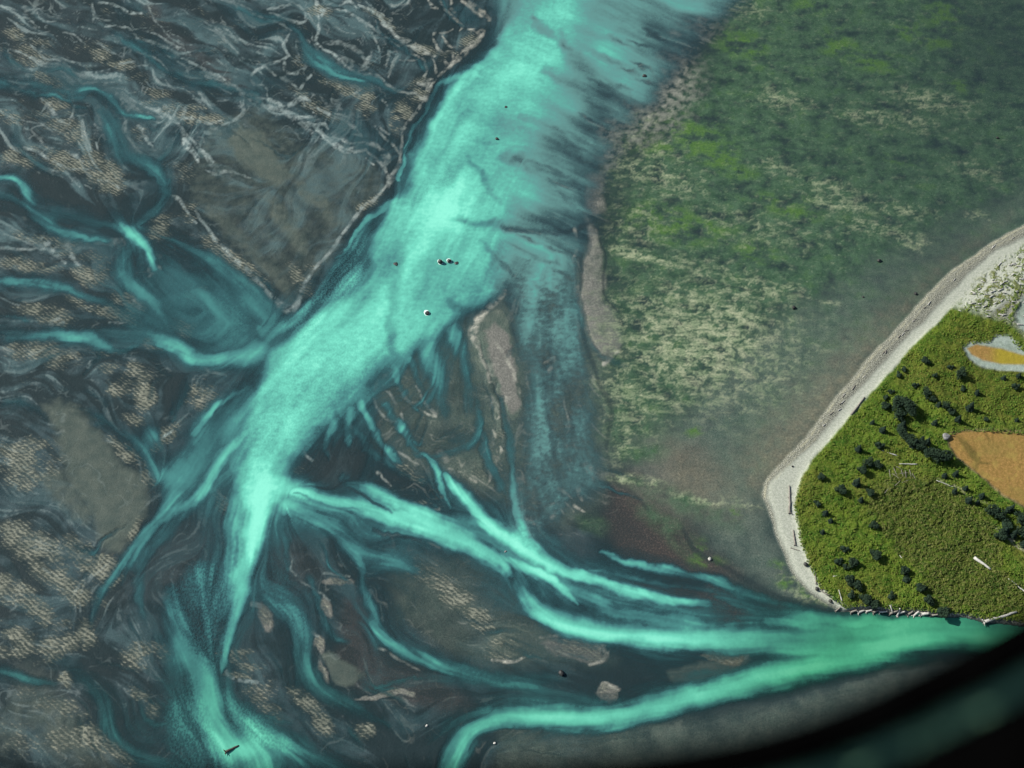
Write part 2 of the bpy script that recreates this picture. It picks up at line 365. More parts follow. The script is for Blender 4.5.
# fine wisps that follow the current
wisp = field()
rw = random.Random(21)
for zone, n_, st in (((60, 520, 520, 755), 70, .30), ((0, 170, 250, 400), 30, .28), ((370, 350, 520, 490), 22, .34), ((520, 280, 596, 480), 14, .44), ((0, 20, 380, 150), 30, .24), ((500, 590, 720, 700), 16, .3)):
    for q in range(n_):
        x, y = rw.uniform(zone[0], zone[2]), rw.uniform(zone[1], zone[3])
        pdx, pdy = 1.0, .5
        pts = []
        wd = rw.uniform(3, 9); sg = st * rw.uniform(.7, 1.25); n = rw.randrange(7, 17)
        for i in range(n):
            t_ = i / (n - 1)
            pts.append((x, y, wd * (1.1 - .8 * t_), sg * math.sin(math.pi * min(1, .12 + t_)) ** .7))
            i_, j_ = int(min(max(y - V0, 0), NV - 1)), int(min(max(x - U0, 0), NU - 1))
            dx, dy = float(DX[i_, j_]), float(DY[i_, j_])
            if dx * pdx + dy * pdy < 0: dx, dy = -dx, -dy
            pdx, pdy = dx, dy
            x += dx * 7; y += dy * 7
        stroke(wisp, pts, 1.0)
S = np.maximum(S, wisp)


def lic(N, L, step):
    acc = N.copy(); n = 1
    I0 = np.arange(NV * NU, dtype=np.int32)
    DXf, DYf, Nf = DX.ravel(), DY.ravel(), N.ravel()
    accf = acc.ravel()
    for sgn in (1, -1):
        px = (I0 % NU).astype(f4); py = (I0 // NU).astype(f4)
        pdx, pdy = DXf * sgn, DYf * sgn
        for k in range(L):
            px = np.clip(px + pdx * step, 0, NU - 1); py = np.clip(py + pdy * step, 0, NV - 1)
            idx = np.rint(py).astype(np.int32) * NU + np.rint(px).astype(np.int32)
            dx, dy = DXf[idx], DYf[idx]
            s = np.where(dx * pdx + dy * pdy < 0, f4(-1), f4(1))
            pdx, pdy = dx * s, dy * s
            accf += Nf[idx]; n += 1
    acc = accf.reshape(NV, NU)
    acc -= acc.mean()
    return acc / acc.std()


white = rng.standard_normal((NV, NU)).astype(f4)
LF = lic(blur(white, 0.8), 11, 1.2)          # fine streaks
LB = lic(blur(rng.standard_normal((NV, NU)).astype(f4), 2.6), 18, 2.2)   # broad streaks
LW = lic(blur(rng.standard_normal((NV, NU)).astype(f4), 6.0), 16, 4.0)

# dark patches inside the plume
dk = field()
def dks(*p, soft=.9): stroke(dk, list(p), soft)
dks((500, 155, 5, .2), (516, 160, 11, .62), (536, 168, 9, .5), (548, 172, 4, .2))
dks((448, 217, 4, .15), (470, 222, 7, .42), (496, 226, 9, .5), (514, 228, 7, .6), (560, 230, 5, .7), (585, 226, 4, .6))
dks((398, 240, 10, .1), (394, 290, 12, .16), (390, 340, 10, .12))
dks((560, 30, 6, .3), (566, 50, 12, .5), (580, 62, 12, .45), (592, 72, 6, .2))
dks((545, 70, 8, .35), (560, 80, 10, .4), (590, 96, 8, .2))
dks((532, 20, 6, .3), (545, 30, 10, .35), (560, 40, 6, .2))
dks((520, 118, 5, .2), (540, 124, 8, .4), (560, 136, 7, .4), (580, 150, 4, .3))
dks((448, 300, 5, .2), (455, 308, 6, .3), (470, 318, 4, .2))
dks((470, 160, 6, .2), (486, 180, 8, .25), (500, 200, 6, .2))
dks((480, 240, 4, .15), (500, 262, 5, .3), (512, 275, 4, .2))
dks((388, 318, 8, .18), (391, 336, 9, .26), (396, 352, 6, .15))
dks((296, 494, 2, .3), (330, 506, 3, .5), (360, 512, 2, .3))
dks((350, 486, 2, .3), (370, 500, 3, .55), (392, 512, 2, .4))
dks((372, 530, 3, .4), (396, 536, 4, .6), (420, 542, 3, .4))
dks((332, 404, 5, .2), (338, 420, 8, .55), (346, 432, 6, .45))
dks((316, 430, 5, .3), (322, 440, 8, .6), (330, 452, 6, .5))
for (a, b) in ((600, 82), (612, 96), (596, 108), (618, 40), (606, 60), (590, 120), (580, 140), (604, 128), (628, 70), (620, 88), (578, 160), (560, 185), (572, 186), (640, 44), (656, 36), (566, 200), (554, 250), (546, 262), (560, 276), (530, 240), (544, 290), (556, 172), (640, 66), (648, 84)):
    dks((a - 12, b - 6, 3, .15), (a, b, 5, .42), (a + 13, b + 5, 3, .15))
dkw = dk * (0.8 + 0.35 * np.clip(LB, -1, 1.5))

# streaked, wispy water
veilw = np.clip(veil * 2.2, 0, 1)
vz = blur(veilw, 10) * sstep(470, 540, U)
S = S * (1 - vz) + vz * blur(S, 7)
S = np.maximum(.62 * S + .38 * blur(S, 4), .80 * blur(S, 9))
S = np.maximum(S, .72 * blur(S, 20) * np.clip((1 - sstep(300, 420, U)) * (1 - sstep(330, 480, V)) + sstep(440, 520, V) * (1 - sstep(700, 800, U)), 0, 1))
thin = .6 * np.clip((1 - sstep(180, 330, U)) * .16 + (1 - sstep(300, 460, U + .3 * V)) * .10 + sstep(440, 520, V) * (1 - sstep(560, 700, U)) * .09, 0, .2)
film = np.clip(.6 + .5 * fbm(GX / 26, GY / 15, 4, 61) + .12 * LB + .1 * LW, 0, 1.4)
S = np.maximum(S, np.minimum(thin * film, .26))
veilw0 = veilw
edge = np.clip(S * 4, 0, 1) * np.clip((1.08 - S) * 2.2, 0.1, 1)
veilw = np.clip(veil * 2.2, 0, 1)
plm = blur(np.clip(body * 1.3, 0, 1), 6)
motp = fbm(GX / 4, GY / 2.6, 4, 170, .7)
S2 = S + edge * (0.055 * LB + 0.035 * LF + 0.065 * LW) * (1 - .55 * plm) * (1 - .75 * np.clip(blur(pool, 6) * 2.2, 0, 1)) * (0.35 + 0.65 * sstep(0.1, .5, S)) * (1 - .45 * veilw) * (1 - .5 * blur(ns, 8))
S2 = S2 * (1 - 0.85 * np.clip(dkw, 0, 1))
big = fbm(GX / 46, GY / 60, 4, 60)
S2 = S2 * (1 + 0.16 * np.clip(big, -1, 1) + (.05 * np.clip(LW, -2, 2) + .03 * np.clip(LB, -2, 2)) * (1 - .6 * plm) + .055 * motp * plm + (.20 * motp + .30 * fbm(GX / 17, GY / 24, 3, 175)) * blur(ns, 8))
S2 = S2 * (1 - .10 * sstep(520, 640, V))
S2 = np.where(S2 > .95, .95 + (S2 - .95) * .5, S2)

# ================================================================== GROUND MASKS
bar, rip, pale, brown = field(), field(), field(), field()
alg, algb, algp, dark = field(), field(), field(), field()
turf, beach, gold, dry = field(), field(), field(), field()
wrack, sand2, olive = field(), field(), field()

# smooth olive bars
poly(bar, [(196, 152), (214, 128), (238, 114), (262, 110), (286, 130), (306, 146), (346, 152), (372, 166), (386, 186), (366, 208), (346, 238), (322, 268), (304, 296), (292, 302), (276, 288), (252, 268), (226, 238), (206, 214), (190, 190)], 8, .34)
poly(bar, [(222, 140), (240, 124), (262, 128), (276, 150), (296, 176), (280, 190), (258, 178), (236, 160)], 7, .95)
stroke(bar, [(262, 190, 14, .3), (276, 210, 16, .8), (292, 232, 16, .85), (306, 250, 14, .7)], .8)
stroke(bar, [(292, 168, 10, .3), (306, 190, 14, .75), (322, 206, 16, .8), (336, 224, 12, .6)], .8)
stroke(bar, [(196, 192, 8, .3), (216, 214, 14, .6), (244, 238, 16, .7), (264, 262, 14, .6), (280, 278, 14, .7), (288, 296, 12, .7)], .8)
poly(bar, [(44, 404), (60, 400), (90, 418), (108, 444), (126, 468), (148, 484), (150, 498), (138, 520), (122, 552), (104, 548), (94, 520), (76, 490), (62, 460), (58, 430)], 7, .9)
poly(bar, [(46, 474), (60, 470), (76, 486), (96, 516), (88, 524), (66, 512), (50, 496)], 6, .7)
stroke(bar, [(30, 680, 30, .5), (48, 712, 40, .6), (72, 742, 40, .6), (100, 764, 30, .5)], .9)
stroke(bar, [(20, 700, 20, .5), (10, 740, 30, .4)], .9)
poly(bar, [(478, 322), (490, 306), (504, 294), (512, 312), (512, 352), (520, 386), (526, 412), (514, 420), (498, 404), (490, 374), (482, 346)], 3, .95)
poly(sand2, [(484, 330), (496, 322), (508, 330), (514, 364), (522, 404), (512, 414), (500, 396), (492, 366)], 5, .9)
poly(bar, [(372, 394), (379, 385), (390, 400), (401, 420), (394, 424), (382, 414)], 2.5, .95)
poly(bar, [(394, 372), (404, 384), (416, 400), (434, 416), (424, 414), (408, 402)], 3, .8)
poly(sand2, [(587, 214), (598, 238), (603, 270), (606, 300), (616, 322), (622, 346), (612, 363), (599, 360), (590, 340), (581, 312), (583, 282), (587, 250)], 3, 1)
poly(sand2, [(585, 176), (602, 172), (604, 206), (596, 214), (584, 210)], 3, .75)
poly(bar, [(604, 300), (620, 310), (626, 346), (614, 362), (602, 344)], 4, .9)
# southern bars
poly(sand2, [(538, 640), (556, 634), (584, 636), (604, 648), (612, 658), (604, 664), (580, 664), (556, 656)], 5, .75)
poly(bar, [(490, 632), (520, 624), (548, 628), (552, 650), (536, 654), (512, 662), (490, 656)], 6, .9)
poly(bar, [(668, 672), (690, 664), (720, 660), (748, 652), (752, 660), (724, 672), (690, 680), (670, 682)], 3, .95)
poly(sand2, [(702, 656), (722, 648), (750, 652), (740, 664), (722, 664)], 3, .8)
poly(sand2, [(594, 694), (604, 682), (622, 690), (618, 700), (600, 704)], 3, .8)
poly(bar, [(322, 656), (334, 654), (350, 664), (368, 672), (356, 684), (334, 682), (326, 668)], 3, .95)
blob(sand2, 320, 644, 5, 11, .8, -15, .5)
blob(sand2, 322, 671, 3.5, 10, .8, -15, .5)
blob(sand2, 329, 609, 6, 11, .8, -20, .5)
blob(sand2, 337, 580, 14, 4, .8, 6, .6)
stroke(sand2, [(356, 700, 3, .6), (374, 697, 6, .95), (392, 692, 7, .95), (412, 693, 5, .8)], .5)
blob(sand2, 267, 618, 8, 16, .8, -25, .5)
poly(bar, [(500, 738), (522, 730), (545, 740), (548, 768), (500, 780)], 8, .45)
poly(bar, [(606, 738), (624, 732), (640, 744), (636, 790), (606, 790)], 8, .4)
poly(bar, [(650, 728), (680, 724), (686, 740), (664, 748)], 6, .65)
poly(bar, [(736, 724), (770, 708), (800, 700), (826, 694), (828, 704), (800, 720), (760, 740), (734, 744)], 7, .4)
poly(bar, [(842, 690), (866, 676), (900, 664), (940, 664), (900, 690), (858, 710)], 6, .4)

# ripple fields (u, v, ru, rv, strength, angle)
for b in [(160, 228, 11, 15, .8, 30), (236, 262, 40, 9, .9, 38), (190, 215, 10, 14, .6, 30), (92, 276, 20, 9, .9, 15), (44, 240, 40, 6, .6, 8), (62, 250, 26, 8, .5, 20), (28, 266, 32, 9, .8, 6), (128, 299, 17, 11, .95, 15), (100, 262, 20, 10, .6, 30),
          (46, 312, 30, 9, .75, 12), (114, 314, 21, 8, .9, 16), (56, 320, 20, 6, .9, 5), (84, 302, 20, 7, .8, 20), (196, 292, 12, 11, 1, 35), (186, 328, 14, 10, .8, 15), (156, 343, 14, 6, 1, 8), (40, 352, 36, 11, .85, 4), (60, 358, 22, 10, .8, 4), (128, 372, 26, 12, .7, 8), (105, 350, 18, 6, .5, 5),
          (145, 396, 12, 16, 1, 10), (202, 394, 14, 14, 1, 20), (118, 390, 14, 7, .8, 0), (166, 434, 22, 7, .85, -38), (134, 420, 14, 6, .6, 30), (128, 454, 24, 7, .95, 40), (150, 478, 14, 8, .95, 35),
          (26, 460, 34, 26, .8, 10), (22, 480, 20, 12, .8, 10), (30, 545, 46, 18, .85, 32), (90, 560, 34, 13, .95, 42), (112, 566, 18, 10, .9, 40), (60, 575, 50, 16, .8, 35), (10, 590, 40, 14, .9, 25), (40, 610, 44, 11, .8, 38), (84, 592, 12, 18, .9, 20), (10, 640, 26, 16, .9, 20), (60, 646, 30, 12, .9, -28), (86, 636, 14, 14, .8, 0), (134, 530, 6, 18, .9, 15),
          (146, 656, 26, 12, .85, -6), (138, 694, 14, 8, .7, 25), (154, 712, 10, 8, .7, 25), (66, 681, 9, 8, .9, 0), (86, 728, 34, 13, .9, 45), (118, 752, 24, 8, .8, 40), (40, 700, 30, 10, .5, 20), (20, 740, 40, 20, .4, 20), (66, 742, 30, 16, .6, 40),
          (36, 50, 22, 16, .55, 30), (30, 66, 30, 8, .5, 20), (50, 80, 24, 7, .5, 30), (100, 52, 14, 12, .55, 40), (56, 105, 18, 14, .75, 40), (10, 118, 20, 7, .6, 20), (70, 130, 40, 12, .6, 25), (20, 158, 26, 8, .75, 5), (60, 160, 34, 9, .8, 18), (100, 168, 26, 12, .8, 30), (110, 184, 18, 9, .8, 20), (140, 130, 12, 18, .45, 50), (160, 100, 22, 14, .55, 30), (200, 117, 26, 10, .9, 8), (120, 64, 18, 4, .7, 5),
          (180, 172, 20, 14, .4, 30), (400, 118, 10, 16, 1, 10), (350, 90, 26, 12, .5, 30), (420, 90, 12, 14, .75, 40), (462, 46, 26, 6, .7, -35), (320, 12, 12, 10, .8, 40), (304, 60, 18, 12, .5, 50), (380, 18, 22, 5, .7, 35), (420, 48, 26, 5, .7, 22), (320, 108, 40, 8, .55, 32), (362, 108, 10, 10, .6, 0),
          (300, 280, 7, 20, .7, -35), (246, 278, 14, 5, .9, 38), (366, 206, 18, 5, .8, -35), (310, 270, 14, 9, .5, -40),
          (228, 506, 10, 9, .95, 30), (216, 494, 5, 10, .7, -20), (236, 652, 20, 6, .8, 0), (244, 660, 18, 10, .8, 20), (232, 676, 18, 4, .9, 5), (250, 690, 14, 6, .6, 20), (110, 582, 14, 5, .9, -20),
          (262, 690, 14, 14, .8, 40), (272, 712, 16, 8, .7, 40), (306, 704, 22, 9, .95, 48), (322, 726, 10, 14, .9, -20), (366, 732, 9, 10, .9, 45), (440, 588, 32, 12, .95, 35), (470, 606, 24, 10, .95, 40), (480, 622, 22, 9, .7, 35), (500, 650, 16, 12, .7, 20), (420, 576, 26, 7, .5, 35), (430, 570, 36, 8, .5, 25),
          (410, 472, 18, 6, .8, 40), (428, 506, 14, 5, .9, 10), (440, 496, 16, 7, .5, 10), (296, 470, 10, 6, .5, 0), (500, 430, 8, 20, .6, 0), (492, 460, 8, 20, .5, -20), (480, 470, 10, 12, .4, 0)]:
    blob(rip, *b[:2], b[2], b[3], b[4], b[5], .75)

# pale sand lips along the banks
def ps(*p, soft=.7): stroke(pale, list(p), soft, fine=True)
ps((196, 212, 3, .4), (212, 236, 4, .6), (234, 258, 5, .7), (254, 278, 5, .75), (268, 294, 5, .85), (282, 306, 7, 1), (292, 309, 7, 1), (298, 300, 5, .9), (304, 286, 4, .7), (318, 264, 3, .5), (334, 246, 3, .55), (352, 222, 3, .6), (364, 206, 4, .8), (378, 196, 3, .6), (398, 166, 4, .9), (401, 150, 3, .6), (402, 130, 2.5, .5))
ps((402, 134, 3, .5), (412, 116, 3, .5), (424, 98, 3, .6), (430, 82, 3, .5), (448, 68, 4, .5), (462, 56, 4, .55), (478, 40, 5, .7), (484, 32, 4, .6), (476, 30, 3, .5))
ps((488, 18, 4, .8), (480, 10, 3, .6), (468, 2, 3, .6))
ps((386, 168, 6, .6), (388, 156, 5, .95), (382, 150, 3, .6), (366, 144, 3, .6), (348, 150, 3, .6), (334, 144, 3, .5), (320, 130, 3, .5), (306, 122, 4, .55), (288, 112, 4, .55), (270, 106, 5, .65), (256, 98, 4, .6))
ps((398, 176, 3, .6), (388, 184, 4, .6), (380, 192, 3, .4))
ps((342, 140, 5, .9), (352, 144, 3, .6), (366, 142, 2.5, .5))
ps((505, 292, 5, .9), (495, 302, 6, .95), (484, 312, 6, 1), (476, 324, 8, 1), (474, 334, 9, .9), (478, 346, 4, .7), (484, 364, 3, .6), (490, 382, 3, .5))
ps((496, 344, 4, .5), (506, 358, 4, .7), (514, 376, 4, .6), (520, 392, 3, .5))
ps((376, 388, 4, .9), (380, 380, 4, .6), (400, 364, 5, .9), (404, 356, 3, .5))
ps((384, 386, 3, .8), (392, 398, 3, .6), (401, 416, 3, .95), (399, 423, 3, .9), (388, 420, 2.5, .8), (379, 410, 2.5, .7), (373, 398, 2.5, .7))
ps((398, 388, 3, .8), (410, 402, 3, .8), (418, 400, 2, .5)); ps((416, 386, 2, .8), (424, 400, 3, .8), (434, 412, 4, 1), (432, 416, 3, .8), (420, 408, 2, .6))
ps((428, 362, 3, .6), (434, 378, 3, .5), (436, 386, 2, .4))
ps((304, 446, 3, .8), (306, 454, 3, .9), (312, 460, 3, .6)); ps((350, 428, 3, .5), (348, 418, 2.5, .4))
ps((395, 450, 2.5, .7), (410, 458, 2.5, .8), (418, 464, 2, .7)); ps((378, 473, 4, .9), (384, 478, 3, .9), (392, 486, 2, .7))
ps((444, 468, 3, .6), (456, 470, 2.5, .6), (466, 476, 2.5, .6), (476, 482, 3, .7)); ps((440, 452, 6, .5), (446, 460, 6, .5))
for (a, b, l) in ((490, 396, 14), (492, 430, 12), (496, 450, 16), (488, 470, 14), (500, 446, 8), (484, 444, 10), (498, 412, 8)):
    ps((a, b, 1.5, .5), (a + 2, b + l * .5, 3, .9), (a - 1, b + l, 1.5, .5))
ps((292, 562, 2, .5), (290, 570, 3, .8), (296, 576, 2, .5)); ps((324, 572, 2.5, .8), (338, 574, 2.5, .8), (348, 576, 2.5, .8))
ps((440, 546, 3, .5), (428, 542, 2, .4)); ps((430, 512, 3, .7), (438, 510, 3, .6))
ps((182, 130, 4, .5), (185, 142, 6, .95), (191, 148, 6, 1), (197, 158, 4, .9), (198, 164, 2, .5)); ps((186, 134, 2, .6), (200, 148, 3, .6), (212, 166, 3, .4))
ps((212, 80, 6, .7), (222, 84, 6, .8), (232, 86, 3, .5), (250, 100, 2.5, .5)); ps((148, 32, 2, .6), (164, 38, 2, .5), (180, 48, 2, .6), (176, 54, 2, .5))
ps((98, 4, 2, .5), (110, 4, 2, .6), (124, 10, 2, .7), (142, 13, 2, .7)); ps((30, 56, 2, .5), (44, 62, 2.5, .6), (62, 66, 2.5, .6), (74, 76, 2, .5), (86, 86, 2, .4))
ps((106, 24, 2, .4), (128, 28, 2, .5), (136, 38, 2, .4), (150, 44, 2, .4), (170, 48, 2, .4))
ps((112, 20, 2, .3), (94, 16, 2, .5), (92, 4, 2, .4)); ps((120, 98, 2, .6), (128, 108, 4, .8), (134, 104, 2, .6), (142, 112, 2, .6))
ps((124, 136, 2, .5), (122, 128, 2, .5), (126, 120, 2, .5)); ps((138, 126, 4, .6), (146, 136, 3, .7), (150, 144, 2, .6))
ps((158, 108, 2, .5), (172, 118, 2, .6), (182, 128, 2, .5)); ps((240, 100, 2, .5), (243, 112, 2, .5), (232, 122, 2, .5), (216, 130, 2, .4))
ps((152, 268, 8, .8), (158, 268, 6, .9), (150, 276, 3, .5)); ps((170, 196, 3, .5), (180, 200, 4, .6), (186, 210, 3, .6), (196, 224, 3, .6))
ps((66, 236, 7, .4), (67, 248, 6, .5), (74, 260, 4, .5), (82, 268, 3, .5)); ps((44, 240, 8, .5), (54, 252, 5, .5), (66, 264, 3, .5)); ps((0, 248, 3, .4), (24, 250, 3, .5), (50, 248, 3, .4), (90, 242, 4, .5), (122, 242, 8, .5))
ps((130, 294, 6, .5), (138, 304, 6, .6), (138, 310, 3, .5)); ps((60, 318, 4, .4), (50, 324, 5, .8), (64, 322, 3, .6)); ps((110, 324, 3, .8), (124, 322, 2.5, .8))
ps((88, 366, 4, .7), (91, 362, 4, .7)); ps((12, 286, 3, .5), (26, 286, 3, .6)); ps((146, 344, 3, .7), (160, 344, 3, .7), (170, 348, 2, .5))
ps((200, 362, 3, .6), (210, 372, 3, .7), (222, 374, 3, .7), (226, 376, 2, .5)); ps((154, 444, 3, .8), (164, 436, 3, .8), (172, 430, 2.5, .7)); ps((150, 474, 5, .9), (156, 480, 5, .9))
ps((224, 500, 6, .9), (230, 508, 4, .9), (216, 490, 3, .6), (210, 488, 3, .5)); ps((224, 660, 4, .8), (228, 676, 3, .9), (240, 680, 4, .9), (256, 682, 4, .9))
ps((252, 604, 6, .9), (260, 606, 4, .8)); ps((312, 632, 3, .9), (318, 636, 3, .8)); ps((300, 580, 2.5, .4), (320, 592, 3, .7), (330, 600, 2, .6)); ps((378, 648, 3, .7), (384, 650, 3, .8), (420, 672, 2, .5))
ps((540, 636, 3, .5), (566, 634, 4, .5), (590, 640, 7, .9), (606, 650, 6, 1), (604, 660, 4, .8), (590, 664, 3, .6)); ps((492, 660, 3, .8), (512, 662, 3, .9), (530, 654, 2, .5)); ps((546, 646, 2, .6), (560, 652, 2, .8), (570, 656, 2, .6))
ps((716, 648, 3, .9), (732, 650, 4, 1), (748, 651, 4, 1), (746, 658, 3, .7)); ps((606, 684, 4, .7), (620, 690, 4, .7))
ps((514, 224, 2, .4), (570, 244, 2, .7), (574, 256, 3, 1), (572, 262, 4, 1)); ps((574, 228, 4, .6), (576, 240, 3, .5)); ps((550, 370, 4, 1), (554, 356, 2, .7), (546, 362, 3, .6)); ps((604, 364, 4, .7), (612, 358, 4, .6), (618, 352, 3, .5))
for (a, b, c, d, w) in ((588, 462, 592, 480, 5), (560, 488, 572, 498, 3), (578, 488, 582, 500, 4), (574, 506, 584, 512, 3), (550, 506, 558, 500, 3), (552, 516, 562, 506, 4), (524, 518, 540, 526, 4), (566, 502, 574, 512, 2), (584, 462, 586, 474, 2), (556, 500, 564, 514, 2)):
    ps((a, b, w, .8), ((a + c) / 2, (b + d) / 2, w, .95), (c, d, w * .5, .7))
ps((640, 66, 2, .8), (647, 64, 2, .9), (654, 72, 2, .8), (648, 80, 2, .9), (641, 78, 2, .8))
for (a, b) in ((614, 122), (608, 134), (606, 152), (608, 166), (650, 104), (640, 110), (664, 70), (660, 82), (658, 60), (676, 30), (700, 20)):
    blob(pale, a, b, 7, 5, .55, 20, .9)

# silver lips of the north-western braids
for L_, w_, a_ in [
    ([(0, 5), (8, 8), (16, 11)], 2.5, .6), ([(28, 0), (33, 5), (38, 12), (44, 20), (56, 22)], 2, .45), ([(18, 17), (30, 18), (40, 28)], 2, .45), ([(30, 42), (36, 50), (46, 58), (60, 61), (70, 68), (78, 77), (86, 84), (94, 84)], 2.5, .55), ([(10, 48), (16, 50), (26, 54), (34, 60), (44, 65), (54, 66), (62, 65)], 2.5, .6),
    ([(8, 48), (9, 56), (14, 65), (26, 70)], 2, .5), ([(92, 4), (94, 16), (92, 22)], 2.5, .5), ([(98, 2), (112, 4), (120, 9), (130, 12), (142, 13)], 3, .65), ([(58, 32), (72, 34), (82, 40), (86, 48)], 2.5, .4), ([(104, 26), (116, 25), (130, 28)], 2, .5), ([(112, 36), (120, 38), (128, 44)], 2, .45),
    ([(147, 0), (150, 12), (156, 23), (168, 34), (184, 46)], 2, .4), ([(124, 25), (132, 30), (136, 38), (146, 42), (160, 44), (172, 49), (180, 54), (174, 56), (168, 54)], 2.5, .7), ([(120, 38), (134, 48), (142, 54), (152, 57), (160, 60), (168, 70)], 2.5, .6), ([(150, 32), (160, 36), (172, 44), (184, 48)], 2.5, .5), ([(178, 60), (184, 66), (190, 76)], 2.5, .6),
    ([(182, 58), (196, 66), (212, 74), (228, 82), (238, 90), (252, 98)], 3.5, .75), ([(206, 76), (216, 80), (228, 84)], 5, .8), ([(212, 84), (222, 90), (230, 94)], 3, .5), ([(206, 22), (220, 32), (236, 38), (252, 47)], 3, .45), ([(120, 63), (135, 62)], 4, .55), ([(130, 67), (148, 66)], 2, .5), ([(218, 0), (232, 2), (246, 10), (256, 16)], 3, .6), ([(232, 0), (242, 4), (252, 10)], 2, .5),
    ([(240, 3), (250, 12), (264, 18), (280, 24), (292, 30)], 2.5, .6), ([(270, 13), (284, 19), (296, 22), (304, 22), (308, 18)], 3, .75), ([(290, 30), (286, 40), (284, 48), (288, 56), (280, 61), (268, 65), (256, 70), (251, 75), (254, 84), (266, 86), (268, 96)], 3, .6), ([(318, 16), (319, 30), (316, 42), (324, 50), (334, 54), (340, 60), (350, 68), (362, 73), (374, 75), (388, 84), (402, 93), (416, 94)], 3, .75),
    ([(312, 34), (314, 44), (322, 56), (334, 64)], 2, .5), ([(316, 62), (330, 70), (345, 76), (360, 80), (372, 84)], 2.5, .5), ([(284, 62), (286, 70), (294, 74), (304, 70), (306, 62)], 4, .5), ([(266, 68), (280, 76), (294, 86), (300, 90), (304, 82), (312, 76)], 3, .5), ([(328, 9), (345, 10), (356, 18), (370, 27), (380, 34)], 3, .65), ([(340, 5), (350, 1), (357, 8)], 3, .7), ([(358, 4), (368, 8), (380, 18)], 3, .7),
    ([(268, 9), (278, 7), (290, 4)], 4, .55), ([(316, 0), (318, 10), (324, 12), (322, 16)], 5, .8), ([(300, 4), (306, 12), (306, 18)], 3, .5), ([(324, 44), (336, 42), (350, 46), (362, 54), (366, 62)], 5, .4), ([(356, 72), (366, 66), (372, 54)], 6, .5),
    ([(360, 5), (370, 10), (380, 18), (386, 25), (394, 34), (404, 42), (414, 48), (424, 53), (436, 57)], 3.5, .75), ([(372, 8), (384, 16)], 3, .7), ([(377, 26), (380, 34), (390, 40), (400, 46)], 2, .55), ([(382, 24), (390, 26), (392, 20)], 6, .7), ([(372, 34), (376, 44), (380, 52)], 2.5, .5), ([(396, 36), (410, 42), (424, 50), (430, 54)], 5, .55), ([(412, 54), (422, 58), (426, 66), (424, 76), (422, 84)], 3, .65), ([(400, 60), (412, 60), (420, 58)], 2, .5), ([(434, 60), (436, 78), (430, 86)], 3, .5),
    ([(428, 0), (432, 7), (438, 9)], 3.5, .65), ([(440, 0), (446, 10), (456, 18), (462, 26), (460, 31)], 3, .65), ([(451, 0), (453, 9), (456, 12)], 4, .6), ([(462, 0), (470, 7), (478, 14), (486, 16), (484, 12)], 4, .85), ([(434, 34), (444, 33), (453, 29)], 2.5, .55), ([(434, 34), (434, 42), (440, 50), (446, 54)], 3, .6), ([(442, 36), (448, 44), (456, 47)], 3, .6), ([(468, 30), (477, 31), (480, 38), (470, 46), (460, 56), (454, 63), (449, 67), (445, 62)], 4.5, .75), ([(446, 52), (452, 50), (454, 60)], 3, .5), ([(418, 84), (426, 84), (430, 80)], 6, .8), ([(416, 94), (426, 100), (428, 92), (432, 84)], 4, .65),
    ([(120, 96), (130, 103), (140, 112), (146, 117)], 2.5, .6), ([(122, 104), (134, 108)], 6, .5), ([(146, 106), (156, 110), (164, 113), (174, 122), (182, 128)], 3, .7), ([(146, 112), (152, 114), (158, 119)], 3, .65), ([(178, 121), (190, 118), (202, 122), (212, 123), (222, 121)], 3, .7), ([(243, 100), (244, 112), (234, 121), (218, 128)], 3, .5), ([(136, 124), (142, 130), (148, 138), (152, 146)], 4, .65), ([(121, 142), (125, 130), (126, 122)], 3, .5), ([(198, 146), (208, 154), (214, 164), (218, 167)], 3, .65), ([(206, 170), (214, 174), (230, 172), (250, 178)], 3, .45), ([(96, 144), (99, 152)], 3, .6),
    ([(240, 94), (256, 98), (270, 107), (282, 110), (296, 118), (306, 128), (312, 132)], 6, .6), ([(256, 98), (272, 100), (282, 107), (292, 104), (302, 98), (310, 101)], 4, .7), ([(318, 108), (330, 115), (344, 120), (354, 126), (363, 136)], 3.5, .75), ([(336, 113), (350, 118), (358, 128)], 2.5, .65), ([(295, 116), (308, 117), (315, 116), (312, 112)], 3, .65), ([(312, 125), (324, 124), (328, 128)], 3.5, .7), ([(316, 130), (322, 132), (324, 138), (332, 146), (346, 152), (358, 152), (366, 149)], 3, .75), ([(346, 144), (362, 143), (374, 144), (380, 150), (384, 158)], 3.5, .7), ([(350, 134), (358, 134), (364, 137)], 3, .65),
    ([(376, 124), (382, 134), (388, 142), (396, 148), (400, 154)], 2.5, .65), ([(380, 126), (388, 134)], 4, .6), ([(383, 100), (386, 104)], 5, .7), ([(402, 132), (402, 150), (398, 163)], 3, .6), ([(366, 150), (372, 156), (382, 164), (388, 176), (388, 188)], 3.5, .6), ([(366, 158), (374, 166)], 3, .6), ([(384, 152), (388, 157)], 6, .95), ([(396, 168), (404, 168)], 4, .8),
    ([(0, 112), (12, 118), (20, 126), (30, 130)], 3, .45), ([(22, 120), (40, 124), (52, 132)], 2.5, .35), ([(24, 148), (38, 152), (52, 162), (64, 166)], 3.5, .6), ([(40, 140), (48, 148)], 4, .4), ([(66, 150), (76, 156), (84, 162)], 4, .45), ([(72, 181), (80, 186)], 3, .6), ([(84, 183), (92, 188)], 2.5, .5), ([(98, 180), (112, 184), (124, 192)], 3, .55), ([(42, 98), (50, 108), (58, 120), (68, 125)], 5, .5), ([(68, 122), (72, 112), (74, 104)], 2.5, .45), ([(94, 124), (102, 130)], 4, .5), ([(60, 166), (76, 170), (92, 168)], 3, .45)]:
